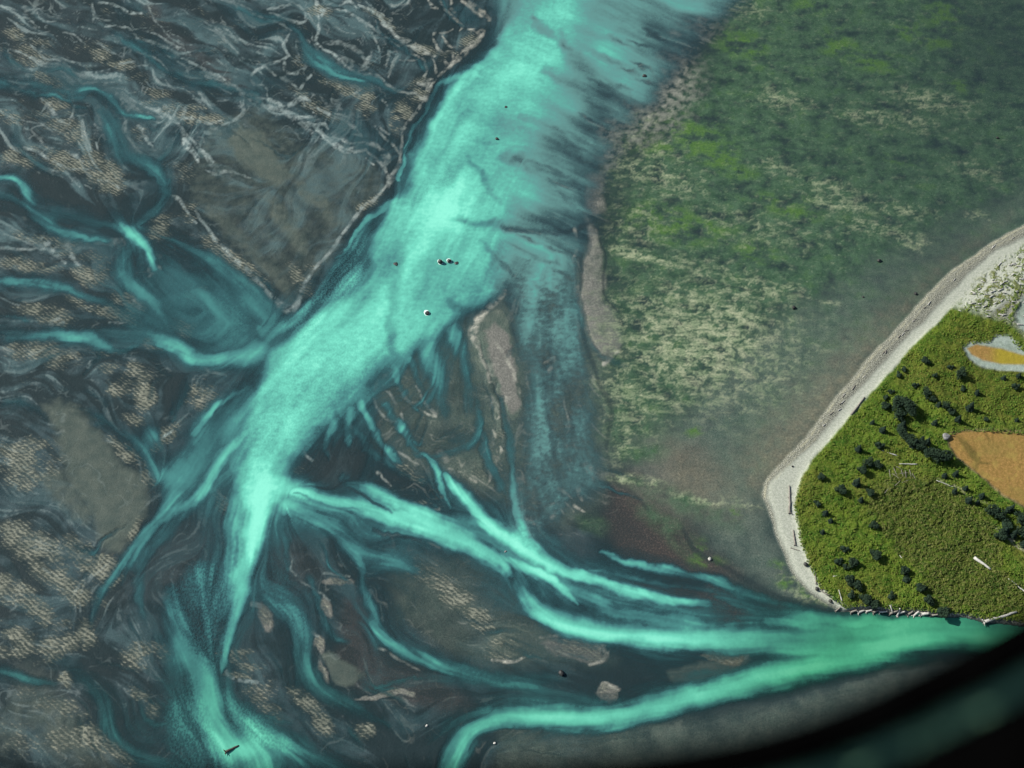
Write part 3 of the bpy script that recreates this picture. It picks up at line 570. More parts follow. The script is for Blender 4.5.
    ps(*[(a, b, w_ * (.6 if i in (0, len(L_) - 1) else 1), a_) for i, (a, b) in enumerate(L_)])
blob(rip, 40, 74, 16, 6, .8, 35); blob(rip, 96, 54, 14, 9, .7, 50); blob(rip, 16, 36, 12, 9, .7, 20); blob(rip, 126, 62, 12, 4, .7); blob(rip, 368, 100, 9, 12, .9, 0); blob(rip, 345, 88, 30, 7, .7, 20); blob(rip, 106, 170, 18, 12, .8, 30); blob(rip, 70, 160, 30, 9, .8, 25)
poly(dark, [(56, 40), (72, 47), (84, 66), (82, 78), (62, 66), (50, 54)], 6, .75); poly(dark, [(210, 6), (226, 2), (240, 24), (250, 46), (240, 60), (214, 40), (190, 22), (180, 6)], 9, .4)
dl_ = [(198, 144, 2, .5), (212, 157, 3, .7), (222, 164, 3, .7), (236, 166, 3, .6), (250, 176, 3, .5)]
stroke(dark, dl_, .6, fine=True)
# brown mud
poly(brown, [(146, -10), (168, 22), (196, 48), (228, 66), (250, 92), (234, 88), (196, 66), (164, 42), (146, 20)], 6, .4)
poly(brown, [(640, 470), (668, 506), (704, 548), (742, 576), (700, 574), (656, 562), (620, 548), (600, 520), (612, 490)], 12, .7)
poly(brown, [(346, 600), (362, 598), (372, 640), (400, 660), (440, 676), (474, 702), (480, 708), (450, 714), (400, 700), (360, 690), (336, 668), (338, 630)], 8, .75)
poly(brown, [(684, 606), (710, 586), (736, 594), (756, 612), (742, 624), (716, 624), (694, 616)], 6, .85)
poly(brown, [(266, 530), (300, 540), (330, 570), (300, 590), (270, 590), (262, 560)], 14, .45)
poly(brown, [(640, 450), (700, 440), (720, 470), (700, 500), (650, 490)], 18, .45)
blob(brown, 420, 640, 40, 20, .3); blob(brown, 640, 590, 70, 10, .35, 5); blob(brown, 560, 540, 30, 16, .3, 30); blob(brown, 150, 560, 50, 40, .35); blob(brown, 180, 610, 30, 20, .25)
# tan mud below the beach
stroke(sand2, [(1010, 216, 10, .18), (944, 268, 22, .35), (900, 312, 34, .4), (862, 352, 44, .45), (830, 392, 54, .5), (800, 428, 60, .55), (770, 456, 56, .5), (752, 478, 44, .3)], .9)

emud = field()
poly(emud, [(690, 400), (760, 330), (860, 270), (1024, 190), (1164, 110), (1164, 200), (1024, 225), (930, 290), (850, 380), (780, 465), (762, 490), (775, 530), (800, 590), (838, 612), (790, 606), (740, 572), (706, 530), (640, 480), (640, 440)], 26, .9)
poly(emud, [(512, 250), (586, 250), (600, 380), (604, 500), (560, 530), (516, 500), (526, 400)], 14, .85)
poly(emud, [(384, 366), (430, 346), (480, 320), (600, 290), (612, 470), (560, 530), (500, 500), (420, 470), (380, 440)], 16, .8)
poly(emud, [(500, 726), (700, 722), (830, 690), (940, 664), (1060, 660), (1190, 690), (1190, 920), (480, 920)], 12, .5)
stroke(sand2, [(985, 236, 6, .3), (945, 264, 10, .45), (880, 336, 14, .55), (820, 404, 26, .68), (776, 454, 36, .7), (755, 480, 22, .5)], .95)
poly(emud, [(390, 556), (480, 556), (560, 636), (612, 662), (480, 668), (400, 620)], 14, .5)
blob(sand2, 690, 484, 52, 28, .5, 20, .95); blob(sand2, 665, 455, 36, 18, .4, 10, .95); blob(sand2, 800, 420, 30, 14, .5, -40, .95); blob(sand2, 655, 495, 40, 8, .4, 20, .9)
# east marsh: algae
poly(alg, [(745, -110), (1164, -110), (1164, 150), (1024, 190), (960, 214), (900, 250), (850, 286), (800, 310), (756, 336), (716, 376), (676, 420), (640, 446), (612, 444), (606, 400), (618, 350), (616, 300), (612, 262), (620, 214), (626, 180), (640, 140), (676, 110), (706, 70), (728, 30)], 34, .85)
blob(pale, 668, 96, 26, 40, .5, 30, .95); blob(pale, 640, 120, 26, 24, .45, 0, .95); blob(pale, 612, 140, 12, 30, .45, 10, .95); blob(pale, 700, 20, 26, 14, .35, 0, .95)
stroke(alg, [(750, 460, 60, .15), (760, 400, 80, .25), (820, 320, 90, .35), (930, 260, 110, .35), (1030, 190, 90, .4)], .9)
blob(alg, 690, 170, 60, 50, 1, 0, .9); blob(alg, 720, 240, 70, 50, .9, 0, .9); blob(alg, 860, 150, 120, 60, .85, 0, .9); blob(alg, 900, 60, 100, 60, .9, 0, .9)
blob(alg, 622, 420, 12, 34, .8, 0, .8); blob(alg, 640, 452, 24, 10, .7, 0, .9); blob(alg, 690, 505, 40, 9, .75, 25, .9); blob(alg, 670, 530, 36, 10, .8, 45, .9); blob(alg, 650, 490, 30, 8, .6, 20, .9); blob(alg, 594, 524, 14, 8, .8, 20, .9)
for b in [(742, 44, 22, 12), (756, 50, 10, 12), (690, 134, 34, 14), (660, 148, 26, 8), (720, 160, 20, 10), (740, 172, 14, 6), (680, 226, 46, 14), (660, 214, 30, 8), (756, 254, 18, 10), (838, 44, 15, 15), (872, 62, 20, 9), (908, 30, 14, 7), (944, 16, 18, 14), (938, 42, 16, 7), (812, 6, 16, 7), (960, 84, 16, 6), (700, 146, 30, 12),
          (696, 432, 9, 3), (706, 560, 14, 5), (700, 550, 5, 10), (730, 515, 9, 5), (792, 212, 24, 6), (900, 160, 20, 4), (776, 200, 30, 6)]:
    blob(algb, b[0], b[1], b[2], b[3], .85, 8, .9)
for b in [(700, 330, 46, 12, .9), (690, 352, 56, 10, .95), (740, 318, 30, 12, .8), (700, 300, 60, 12, .6), (660, 360, 40, 12, .7), (640, 256, 34, 5, .8), (650, 320, 30, 14, .5), (720, 336, 50, 8, .9), (628, 390, 40, 12, .6), (650, 398, 40, 6, .6), (680, 384, 30, 10, .5), (640, 300, 16, 8, .6), (760, 290, 40, 10, .6),
          (665, 180, 40, 14, .55), (780, 170, 24, 8, .5), (830, 190, 30, 8, .5), (780, 100, 26, 10, .5), (930, 100, 40, 10, .55), (900, 120, 40, 8, .5), (870, 118, 30, 10, .45), (975, 170, 24, 10, .4), (880, 230, 40, 8, .5, ), (840, 204, 40, 7, .6), (782, 290, 20, 8, .6), (900, 210, 30, 6, .5), (918, 244, 12, 4, .7), (978, 216, 10, 4, .7), (640, 120, 24, 10, .4), (740, 8, 30, 8, .4),
          (700, 345, 90, 56, .72), (640, 380, 40, 40, .5), (760, 230, 60, 20, .35), (640, 230, 30, 30, .4), (670, 320, 70, 40, .42), (700, 360, 60, 30, .5), (636, 400, 30, 40, .5), (640, 160, 40, 30, .4), (786, 360, 20, 4, .35), (828, 302, 12, 3, .5), (740, 505, 18, 5, .6), (700, 500, 24, 4, .7), (640, 482, 24, 6, .6), (622, 480, 14, 5, .7), (622, 440, 10, 24, .55), (700, 270, 60, 12, .4), (720, 290, 40, 12, .5)]:
    blob(algp, b[0], b[1], b[2], b[3], b[4], 12, .95)
poly(algb, [(770, 562), (784, 560), (800, 584), (832, 609), (806, 604), (780, 584)], 5, .8); poly(algp, [(782, 562), (790, 570), (806, 592), (834, 610), (812, 602)], 3, .8)
blob(algp, 800, 590, 26, 12, .5, 40)

# dark wet mud, creeks and a darkened upper-right corner
poly(dark, [(48, 0), (70, 6), (96, 20), (108, 36), (100, 46), (80, 40), (60, 24)], 8, .85)
poly(dark, [(322, 26), (360, 34), (376, 46), (372, 54), (340, 44), (322, 40)], 7, .7); poly(dark, [(386, 4), (430, 6), (440, 20), (420, 34), (396, 24)], 9, .7); poly(dark, [(340, 98), (366, 100), (368, 112), (346, 114), (336, 108)], 7, .6)
poly(dark, [(262, 78), (290, 74), (300, 98), (282, 104), (266, 96)], 7, .6); poly(dark, [(256, 20), (272, 20), (274, 40), (262, 56), (252, 44)], 6, .5); poly(dark, [(380, 60), (416, 70), (410, 92), (384, 78)], 8, .5)
poly(dark, [(210, 20), (236, 22), (236, 34), (214, 34)], 6, .4)
stroke(dark, [(480, 30, 10, .5), (470, 48, 12, .65), (452, 60, 12, .65), (440, 72, 10, .6), (424, 100, 8, .6), (408, 118, 12, .6), (404, 150, 6, .6), (400, 172, 7, .6), (384, 196, 6, .6), (360, 222, 5, .55), (336, 252, 5, .5)], .7)
poly(dark, [(300, 454), (312, 450), (330, 440), (350, 434), (366, 440), (360, 470), (346, 480), (332, 486), (300, 480), (294, 470)], 7, .85)
poly(dark, [(372, 488), (388, 486), (420, 494), (444, 506), (440, 516), (410, 508), (384, 498)], 4, .8); poly(dark, [(386, 430), (430, 420), (462, 430), (460, 446), (430, 446), (396, 444)], 9, .55)
poly(dark, [(150, 490), (178, 484), (184, 492), (168, 500), (148, 520)], 4, .55); poly(dark, [(258, 330), (248, 350), (252, 372), (238, 384), (230, 376), (240, 352)], 6, .0)
poly(dark, [(138, 560), (168, 520), (196, 512), (228, 512), (240, 530), (232, 560), (226, 600), (210, 640), (178, 590), (150, 600)], 12, .4)
poly(dark, [(242, 612), (256, 606), (258, 640), (240, 668), (232, 650)], 5, .55); poly(dark, [(164, 672), (176, 664), (188, 676), (182, 700), (170, 730), (160, 700)], 6, .5)
poly(dark, [(0, 660), (40, 668), (90, 690), (96, 720), (60, 700), (20, 690)], 9, .6); poly(dark, [(120, 700), (160, 720), (160, 740), (130, 740)], 9, .5)
poly(dark, [(520, 545), (560, 550), (585, 562), (566, 568), (536, 552)], 6, .8); poly(dark, [(575, 590), (600, 596), (622, 612), (604, 616), (582, 606)], 5, .75); poly(dark, [(570, 480), (610, 488), (640, 520), (650, 545), (610, 545), (580, 520)], 12, .6)
poly(dark, [(480, 610), (560, 660), (610, 668), (640, 650), (690, 650), (660, 690), (600, 700), (540, 706), (490, 700)], 14, .3); poly(dark, [(380, 570), (470, 560), (500, 590), (520, 620), (480, 650), (420, 640), (390, 600)], 20, .25)
poly(dark, [(612, 642), (650, 646), (700, 650), (668, 660), (620, 660)], 4, .35)
def dl(*p, soft=.6): stroke(dark, list(p), soft, fine=True)
dl((574, 230, 3, .7), (580, 252, 5, .8), (582, 280, 4, .8), (577, 306, 4, .8), (584, 338, 4, .8), (592, 362, 5, .8), (600, 385, 4, .7), (608, 400, 5, .7), (612, 420, 4, .6), (606, 450, 4, .5), (616, 480, 4, .6), (634, 494, 4, .6), (650, 510, 3, .5))
dl((600, 238, 2, .6), (606, 262, 2.5, .8), (603, 276, 2.5, .8), (604, 292, 2.5, .8), (612, 304, 2, .6), (624, 316, 2, .5)); dl((514, 296, 2.5, .6), (512, 320, 2.5, .6), (518, 350, 2.5, .6)); dl((480, 346, 3, .6), (488, 372, 3, .7), (498, 400, 3, .6), (512, 424, 3, .5))
dl((684, 530, 4, .7), (694, 548, 5, .8), (716, 562, 5, .8), (736, 574, 6, .8), (764, 590, 7, .8), (800, 606, 7, .8), (836, 613, 5, .8)); dl((580, 226, 4, .8), (600, 220, 5, .8), (618, 224, 4, .6)); dl((640, 244, 6, .5), (664, 248, 5, .4)); dl((632, 234, 8, .5), (642, 226, 6, .4))
for (a, b, w) in ((660, 125, 18), (672, 50, 26), (650, 140, 16), (630, 150, 12), (700, 40, 20), (716, 15, 16), (690, 56, 16)):
    blob(dark, a, b, w, w * .45, .65, -45, .9)
blob(dark, 970, 110, 130, 110, .5, 0, .95); blob(dark, 880, 30, 100, 40, .3, 0, .95); blob(dark, 1010, 40, 90, 80, .9, 0, .9); blob(dark, 960, 20, 60, 40, .6, 0, .9); blob(dark, 960, 70, 26, 10, .7, 10, .8); blob(dark, 950, 250, 60, 24, .5, -35, .9); blob(dark, 900, 290, 40, 20, .4, -35, .9); blob(dark, 1000, 200, 50, 26, .4, -30, .9)  # upper-right blobs: dark marsh, with lens falloff painted into the mask too
dl((744, 150, 2, .4), (800, 148, 2.5, .5), (840, 158, 2.5, .5), (870, 166, 2, .4)); dl((850, 174, 2, .4), (900, 176, 2, .5), (930, 180, 2, .4)); dl((700, 276, 2, .3), (730, 286, 2, .5), (752, 290, 2, .5)); dl((768, 60, 3, .4), (800, 62, 2.5, .5), (830, 66, 2, .4)); dl((900, 10, 2.5, .5), (920, 18, 2.5, .5), (950, 22, 2, .4))

rag = fbm(GX / 5, GY / 5, 4, 150, .62)
sz = (U < 770) & ((V > 540) | (U < 560))
sand2 = np.where(sz, sstep(.22, .62, sand2 + .34 * rag * (sand2 > .02) * (sand2 < .97)) * np.clip(sand2 * 1.3, 0, 1), sand2 * np.clip(.85 + .4 * rag, 0, 1.2))
bar = np.clip(bar + .22 * rag * (bar > .05) * (bar < .9), 0, 1)
rip = np.maximum(rip, .55 * sand2 * (U < 780) * (V > 520))
stroke(dark, [(246, 196, 6, .2), (266, 214, 9, .5), (284, 240, 9, .55), (292, 262, 8, .4)], .9); stroke(dark, [(286, 176, 6, .2), (300, 200, 8, .5), (316, 226, 9, .5), (318, 250, 6, .3)], .9); stroke(dark, [(212, 196, 6, .2), (236, 220, 9, .45), (262, 250, 10, .5)], .9); stroke(dark, [(300, 150, 8, .3), (330, 180, 12, .45), (348, 206, 10, .4)], .9)
# generated detail: thin sand lips round the pools of the north-western and southern flats
wx = GX + 9 * noise(GX / 20, GY / 22, 71) + 3 * noise(GX / 7, GY / 8, 72)
wy = GY + 9 * noise(GX / 20, GY / 22, 73) + 3 * noise(GX / 7, GY / 8, 74)
ca, sa = math.cos(-0.5), math.sin(-0.5)
rx, ry = wx * ca + wy * sa, -wx * sa + wy * ca
n1 = noise(rx / 40, ry / 11, 75) + .35 * noise(rx / 11, ry / 6, 76)
n2 = noise(rx / 26, ry / 6, 77) + .4 * noise(rx / 8, ry / 4, 78)
brk = sstep(-.25, .35, noise(GX / 14, GY / 14, 79) + .4 * noise(GX / 5, GY / 5, 80))
lips = np.maximum(np.exp(-(n1 / .045) ** 2), .7 * np.exp(-(n2 / .05) ** 2)) * brk
nw = sstep(470, 380, U + V * .35) * sstep(240, 120, V + .1 * U) * (1 - sstep(.3, .7, bar))
mid = sstep(250, 330, U) * sstep(470, 560, V) * (1 - sstep(520, 640, U)) * .45
mid2 = sstep(365, 390, U) * (1 - sstep(520, 570, U)) * sstep(335, 370, V) * (1 - sstep(470, 540, V)) * .7
mid3 = sstep(500, 540, U) * (1 - sstep(600, 640, U)) * sstep(350, 420, V) * (1 - sstep(520, 560, V)) * .4
west = (1 - sstep(200, 280, U)) * sstep(180, 240, V) * .45
lipz = np.clip(nw * .8 + mid + mid2 + mid3 + west, 0, 1)
dry_ok = 1 - sstep(.25, .6, S2)
pale = pale * np.clip(.62 + .75 * fbm(GX / 5, GY / 5, 4, 140, .65), 0, 1)
pale = np.maximum(pale, lips * lipz * .42 * dry_ok)
rip = np.maximum(rip, sstep(.1, .6, n2 + .5 * noise(GX / 9, GY / 9, 81)) * lipz * .42 * dry_ok)
dark = np.maximum(dark, sstep(.15, .6, -n1) * np.clip(nw + mid + mid2, 0, 1) * .5)
wz = np.clip(nw * 1.2 + mid + mid2 + mid3 + west * 1.3, 0, 1) * (1 - bar * .7)
pale = np.maximum(pale, sstep(.9, 2.3, LF * .8 + LB * .6 + .3 * rag) * wz * .42 * dry_ok)
dark = np.maximum(dark, sstep(.6, 2.0, -LB * .8 - LF * .3) * wz * .75)
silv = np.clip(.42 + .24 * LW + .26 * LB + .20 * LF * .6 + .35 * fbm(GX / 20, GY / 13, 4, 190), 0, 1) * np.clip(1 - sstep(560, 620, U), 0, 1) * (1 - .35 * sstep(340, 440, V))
# streaks beside the river
strk = sstep(1.0, 2.2, LF + .6 * LB) * veilw * (1 - sstep(.55, .8, S2))
pale = np.maximum(pale, strk * .55)
dark = np.maximum(dark, sstep(1.0, 2.2, -LB - .4 * LF) * veilw * .6)
rip = rip * np.clip(.86 + .75 * fbm(GX / 15, GY / 9, 4, 160, .6), .1, 1)
# marsh mottling
alg0 = alg.copy()
mott = fbm(GX / 13, GY / 11, 5, 90, .66) + .10 * LB
emud = np.clip(emud * (1 + .3 * mott), 0, 1)
alg = np.clip(alg0 * (1 + .45 * mott) + .25 * (alg0 > .05) * np.clip(mott, -1, 1) * alg0, 0, 1)
algb = np.clip(algb * sstep(-.35, .5, mott * .8 + .12 * LF) * 1.15 + alg0 * .35 * sstep(.5, 1.2, mott), 0, 1)
crust = fbm(GX / 5 + .8 * mott, GY / 4.4, 4, 97, .72) + .10 * LF
algp = np.clip(algp * sstep(-.5, .6, crust + (algp - .5)) * 1.3 + alg0 * .22 * sstep(.5, 1.1, crust), 0, 1)
dark = np.maximum(dark, alg0 * .4 * sstep(.3, 1.1, -mott))

# ------------------------------------------------------------------ the spit
SPIT = [(1164, 118), (1100, 172), (1024, 224), (988, 245), (955, 268), (932, 290), (908, 315), (886, 340), (866, 362), (846, 386), (826, 410), (806, 438), (790, 454), (774, 470), (763, 484), (762, 496),
        (769, 512), (775, 532), (783, 552), (793, 574), (805, 590), (820, 601), (838, 611), (852, 611), (870, 610), (900, 613), (930, 615), (945, 618), (960, 616), (985, 621), (1024, 627), (1080, 640), (1164, 662)]
VEG = [(1164, 190), (1090, 220), (1040, 258), (1006, 272), (976, 294), (948, 312), (934, 326), (916, 345), (900, 361), (885, 378), (870, 395), (855, 413), (840, 430), (825, 446), (812, 460), (803, 475), (797, 490), (794, 505), (796, 525), (801, 545),
       (808, 565), (818, 585), (832, 601), (846, 608), (870, 607), (900, 609), (930, 612), (945, 614), (960, 613), (985, 618), (1024, 623), (1080, 636), (1164, 658)]
spit = polyfield(SPIT, 1.6, True)
veg = polyfield(VEG, 2.0, True)
rise = polyfield(SPIT, 9, True); rise2 = polyfield(VEG, 7, True)
WHITE = [(1164, 134), (1100, 186), (1024, 236), (992, 251), (965, 275), (940, 300), (916, 325), (891, 350), (869, 375), (849, 398), (831, 419), (813, 441), (792, 460), (774, 474), (764, 486), (764, 496), (771, 512), (777, 532), (785, 552), (795, 574), (807, 590), (824, 602), (845, 612), (860, 606), (830, 570), (830, 480), (900, 400), (960, 340), (1060, 260), (1164, 200)]
beach = polyfield([(a + 2.2, b + 1.8) if i < 17 else (a, b) for i, (a, b) in enumerate(WHITE)], 2.6, True) * spit
wrack = spit * (1 - beach)
# driftwood and shell speckled upper beach
SPECK = [(1164, 170), (1090, 206), (1030, 242), (1004, 260), (976, 284), (950, 310), (976, 314), (1000, 320), (1016, 332), (1030, 348), (1100, 350), (1164, 350)]
speck = polyfield(SPECK, 5)
turf = veg * (1 - speck)
spk = fbm(GX / 3.2, GY / 3.2, 3, 110, .7)
turf = np.maximum(turf, speck * sstep(-.1, .4, spk + .4 * noise(GX / 14, GY / 12, 115)) * .85)
beach = np.maximum(beach, speck * (1 - turf) * .12)
POND = [(961, 350), (969, 345), (990, 344), (994, 338), (1008, 337), (1018, 349), (1030, 356), (1060, 362), (1060, 376), (1024, 374), (1000, 373), (980, 369), (967, 361)]
PIN = [(965, 351), (974, 347), (1000, 351), (1024, 358), (1060, 364), (1060, 368), (1024, 367), (1000, 366.5), (981, 362.5), (970, 357)]
pw = polyfield(POND, 1.6, raw=True)
poly(pw, [(1014, 318), (1022, 300), (1044, 304), (1050, 330), (1032, 340), (1018, 330)], 3, 1)
GOLDF = [(946, 437), (960, 433), (990, 433), (1024, 436), (1164, 432), (1164, 560), (1040, 520), (1024, 512), (1005, 499), (985, 484), (969, 471), (955, 458), (948, 447)]
gold = np.maximum(polyfield(GOLDF, 2.2, True), polyfield(PIN, 1.4, raw=True))
yel = polyfield(PIN, 1.4, raw=True) * sstep(985, 1000, U)
gdark = field(); stroke(gdark, [(955, 438, 3, .4), (964, 446, 6, .7), (972, 456, 8, .75), (978, 464, 3, .6), (988, 466, 2, .6)], .6, fine=True)
stroke(gdark, [(978, 460, 4, .6), (974, 470, 5, .4)], .7, fine=True); stroke(gdark, [(982, 434, 2, .5), (988, 442, 2.5, .5)], .7, fine=True); stroke(gdark, [(940, 432, 8, .0), (990, 433, 2, .6)], .7, fine=True)
DRYZ = [(878, 488), (896, 478), (922, 476), (945, 486), (966, 502), (992, 524), (1002, 548), (998, 572), (1024, 590), (1060, 600), (1060, 620), (1010, 612), (985, 606), (960, 606), (940, 606), (928, 588), (918, 568), (902, 550), (884, 530), (872, 508)]
dryz = np.clip(polyfield(DRYZ, 16) * (1 + .5 * fbm(GX / 7, GY / 7, 3, 200)), 0, 1)
turf = turf * (1 - gold) * (1 - pw)
olivez = field(); poly(olivez, [(950, 318), (1000, 324), (1024, 350), (1164, 380), (1164, 430), (1024, 432), (960, 428), (940, 400), (920, 380), (940, 350)], 14, .7)
stroke(olivez, [(950, 424, 5, .3), (990, 428, 7, .0)], .7)
tw = field()
for off, w_, a_ in ((3.0, 1.6, .55), (7.5, 1.4, .4)):
    stroke(tw, [(a + off * .75, b + off * .6, w_, a_) for a, b in SPIT[2:16]], .6, fine=True)
tw *= np.clip(.5 + 1.1 * fbm(GX / 4, GY / 4, 3, 180), 0, 1)
stroke(tw, [(994, 530, 3, .8), (1008, 541, 3.5, .9), (1024, 552, 3.5, .9), (1060, 572, 3.5, .9)], .6, fine=True)
stroke(tw, [(936, 481, 2, .5), (946, 486, 2, .7), (956, 488, 2, .5), (968, 500, 2, .5), (985, 506, 2, .3)], .6, fine=True)

# ================================================================== RELIEF
alive = 1 - spit
wet = sstep(0.02, 0.30, S2)
Z = 0.10 + 0.22 * np.clip(bar + sand2, 0, 1) + 0.18 * pale + 0.10 * rip - 0.09 * dark + 0.05 * fbm(GX / 9, GY / 9, 4, 120) + 0.03 * np.clip(LF, -2, 2) + .07 * np.clip(LB, -2, 2) * np.clip(mid + mid2 + veilw * .6 + .2, 0, 1)
Z = np.maximum(Z, 0.03)
Z = Z * (1 - wet) + wet * (-0.12 - 0.6 * np.clip(S2, 0, 1))
tz = fbm(GX / 2.6, GY / 2.6, 3, 130, .65)
hum = fbm(GX / 14, GY / 14, 3, 135)
ZS = 0.25 + 1.5 * rise + 0.9 * rise2 + turf * (0.9 * np.clip(hum, -.6, .8) + .42 * tz * (1 + .5 * dryz)) + wrack * .12 * tz - .5 * gold - .4 * pw * (1 - gold)
Z = Z * (1 - spit) + ZS * spit
S2 = np.where(spit > .35, 0, S2)

# ------------------------------------------------------------------ build sheets
def grid_mesh(name, X, Y, Zv, keep=None, rings=False):
    nv, nu = X.shape
    co = np.stack([X, Y, Zv], -1).reshape(-1, 3).astype(f4)
    idx = np.arange(nv * nu, dtype=np.int32).reshape(nv, nu)
    q = np.stack([idx[1:, :-1], idx[1:, 1:], idx[:-1, 1:], idx[:-1, :-1]], -1)
    remap = None
    if keep is not None:
        k = keep[1:, :-1] | keep[1:, 1:] | keep[:-1, 1:] | keep[:-1, :-1]
        q = q[k]
        used = np.unique(q)
        remap = np.full(nv * nu, -1, np.int32); remap[used] = np.arange(len(used), dtype=np.int32)
        q = remap[q]; co = co[used]
        remap = used
    q = q.reshape(-1, 4)
    if rings:      # carry the sheet on to the horizon
        b = np.concatenate([idx[0, :], idx[1:, -1], idx[-1, -2::-1], idx[-2:0:-1, 0]])
        prev = b; ctr = co[b].mean(0)
        nb = len(b)
        for k in (1.5, 3, 10, 80):
            P = co[b].copy(); P[:, :2] = ctr[:2] + (P[:, :2] - ctr[:2]) * (1 + k)
            P[:, 2] = np.where(k > 2, .1, co[b][:, 2] * .5 + .05)
            new = np.arange(len(co), len(co) + nb, dtype=np.int32)
            co = np.vstack([co, P.astype(f4)])
            q = np.vstack([q, np.stack([prev, new, np.roll(new, -1), np.roll(prev, -1)], -1).astype(np.int32)])
            prev = new
    me = bpy.data.meshes.new(name)
    n, m = len(co), len(q)
    me.vertices.add(n); me.vertices.foreach_set('co', co.ravel())
    me.loops.add(m * 4); me.loops.foreach_set('vertex_index', np.ascontiguousarray(q, np.int32).ravel())
    me.polygons.add(m)
    me.polygons.foreach_set('loop_start', np.arange(0, m * 4, 4, dtype=np.int32))
    me.polygons.foreach_set('use_smooth', np.ones(m, bool))
    me.update(calc_edges=True)
    return me, remap, n


def set_col(me, name, chans, n, remap=None):
    a = me.attributes.new(name, 'FLOAT_COLOR', 'POINT')
    A = np.zeros((n, 4), f4)
    for i, c in enumerate(chans):
        c = np.clip(c, 0, 1).ravel()
        if remap is not None: c = c[remap]
        A[:len(c), i] = c
    a.data.foreach_set('color', A.ravel())


def obj(name, me, m=None, parent=None):
    o = bpy.data.objects.new(name, me); C.objects.link(o)
    if m is not None and not me.materials: me.materials.append(m)
    if parent is not None: o.parent = parent
    return o


def tag(o, label=None, cat=None, group=None, kind=None):
    if label: o['label'] = label
    if cat: o['category'] = cat
    if group: o['group'] = group
    if kind: o['kind'] = kind
    return o


# ------------------------------------------------------------------ materials
class NT:
    def __init__(self, name):
        self.m = bpy.data.materials.new(name); self.m.use_nodes = True
        self.t = self.m.node_tree; self.n = self.t.nodes; self.l = self.t.links
        self.n.clear()
        self.out = self.n.new('ShaderNodeOutputMaterial')

    def new(self, typ, ins=None, **kw):
        x = self.n.new(typ)
        for k, v in kw.items(): setattr(x, k, v)
        for k, v in (ins or {}).items(): self.put(x.inputs[k], v)
        return x

    def put(self, sock, v):
        if isinstance(v, bpy.types.NodeSocket): self.l.new(v, sock)
        elif isinstance(v, bpy.types.Node): self.l.new(v.outputs[0], sock)
        else: sock.default_value = v

    def math(self, op, a, b=None, c=None, clamp=False):
        x = self.new('ShaderNodeMath', operation=op, use_clamp=clamp)
        for i, v in enumerate((a, b, c)):
            if v is not None: self.put(x.inputs[i], v)
        return x.outputs[0]

    def mix(self, f, a, b, mode='MIX'):
        x = self.new('ShaderNodeMix', data_type='RGBA', blend_type=mode)
        self.put(x.inputs[0], f)
        for i, v in ((6, a), (7, b)):
            if isinstance(v, tuple): v = v + (1,) if len(v) == 3 else v
            self.put(x.inputs[i], v)
        return x.outputs[2]

    def noise(self, vec, scale, detail=3, rough=.55, dist=0.0):
        x = self.new('ShaderNodeTexNoise', {'Scale': scale, 'Detail': detail, 'Roughness': rough, 'Distortion': dist})
        self.put(x.inputs['Vector'], vec)
        return x.outputs[0]

    def map(self, v, a, b, c=0.0, d=1.0, smooth=True):
        x = self.new('ShaderNodeMapRange', {'From Min': a, 'From Max': b, 'To Min': c, 'To Max': d})
        x.interpolation_type = 'SMOOTHSTEP' if smooth else 'LINEAR'
        self.put(x.inputs[0], v)
        return x.outputs[0]

    def attr(self, name):
        a = self.new('ShaderNodeAttribute', attribute_name=name)
        s = self.new('ShaderNodeSeparateColor'); self.l.new(a.outputs['Color'], s.inputs[0])
        return list(s.outputs) + [a.outputs['Alpha']]

    def finish(self, **ins):
        b = self.new('ShaderNodeBsdfPrincipled')
        for k, v in ins.items():
            s = b.inputs[k.replace('_', ' ')]
            if isinstance(v, tuple): v = v + (1,) if len(v) == 3 else v
            self.put(s, v)
        self.l.new(b.outputs[0], self.out.inputs[0])
        return self.m


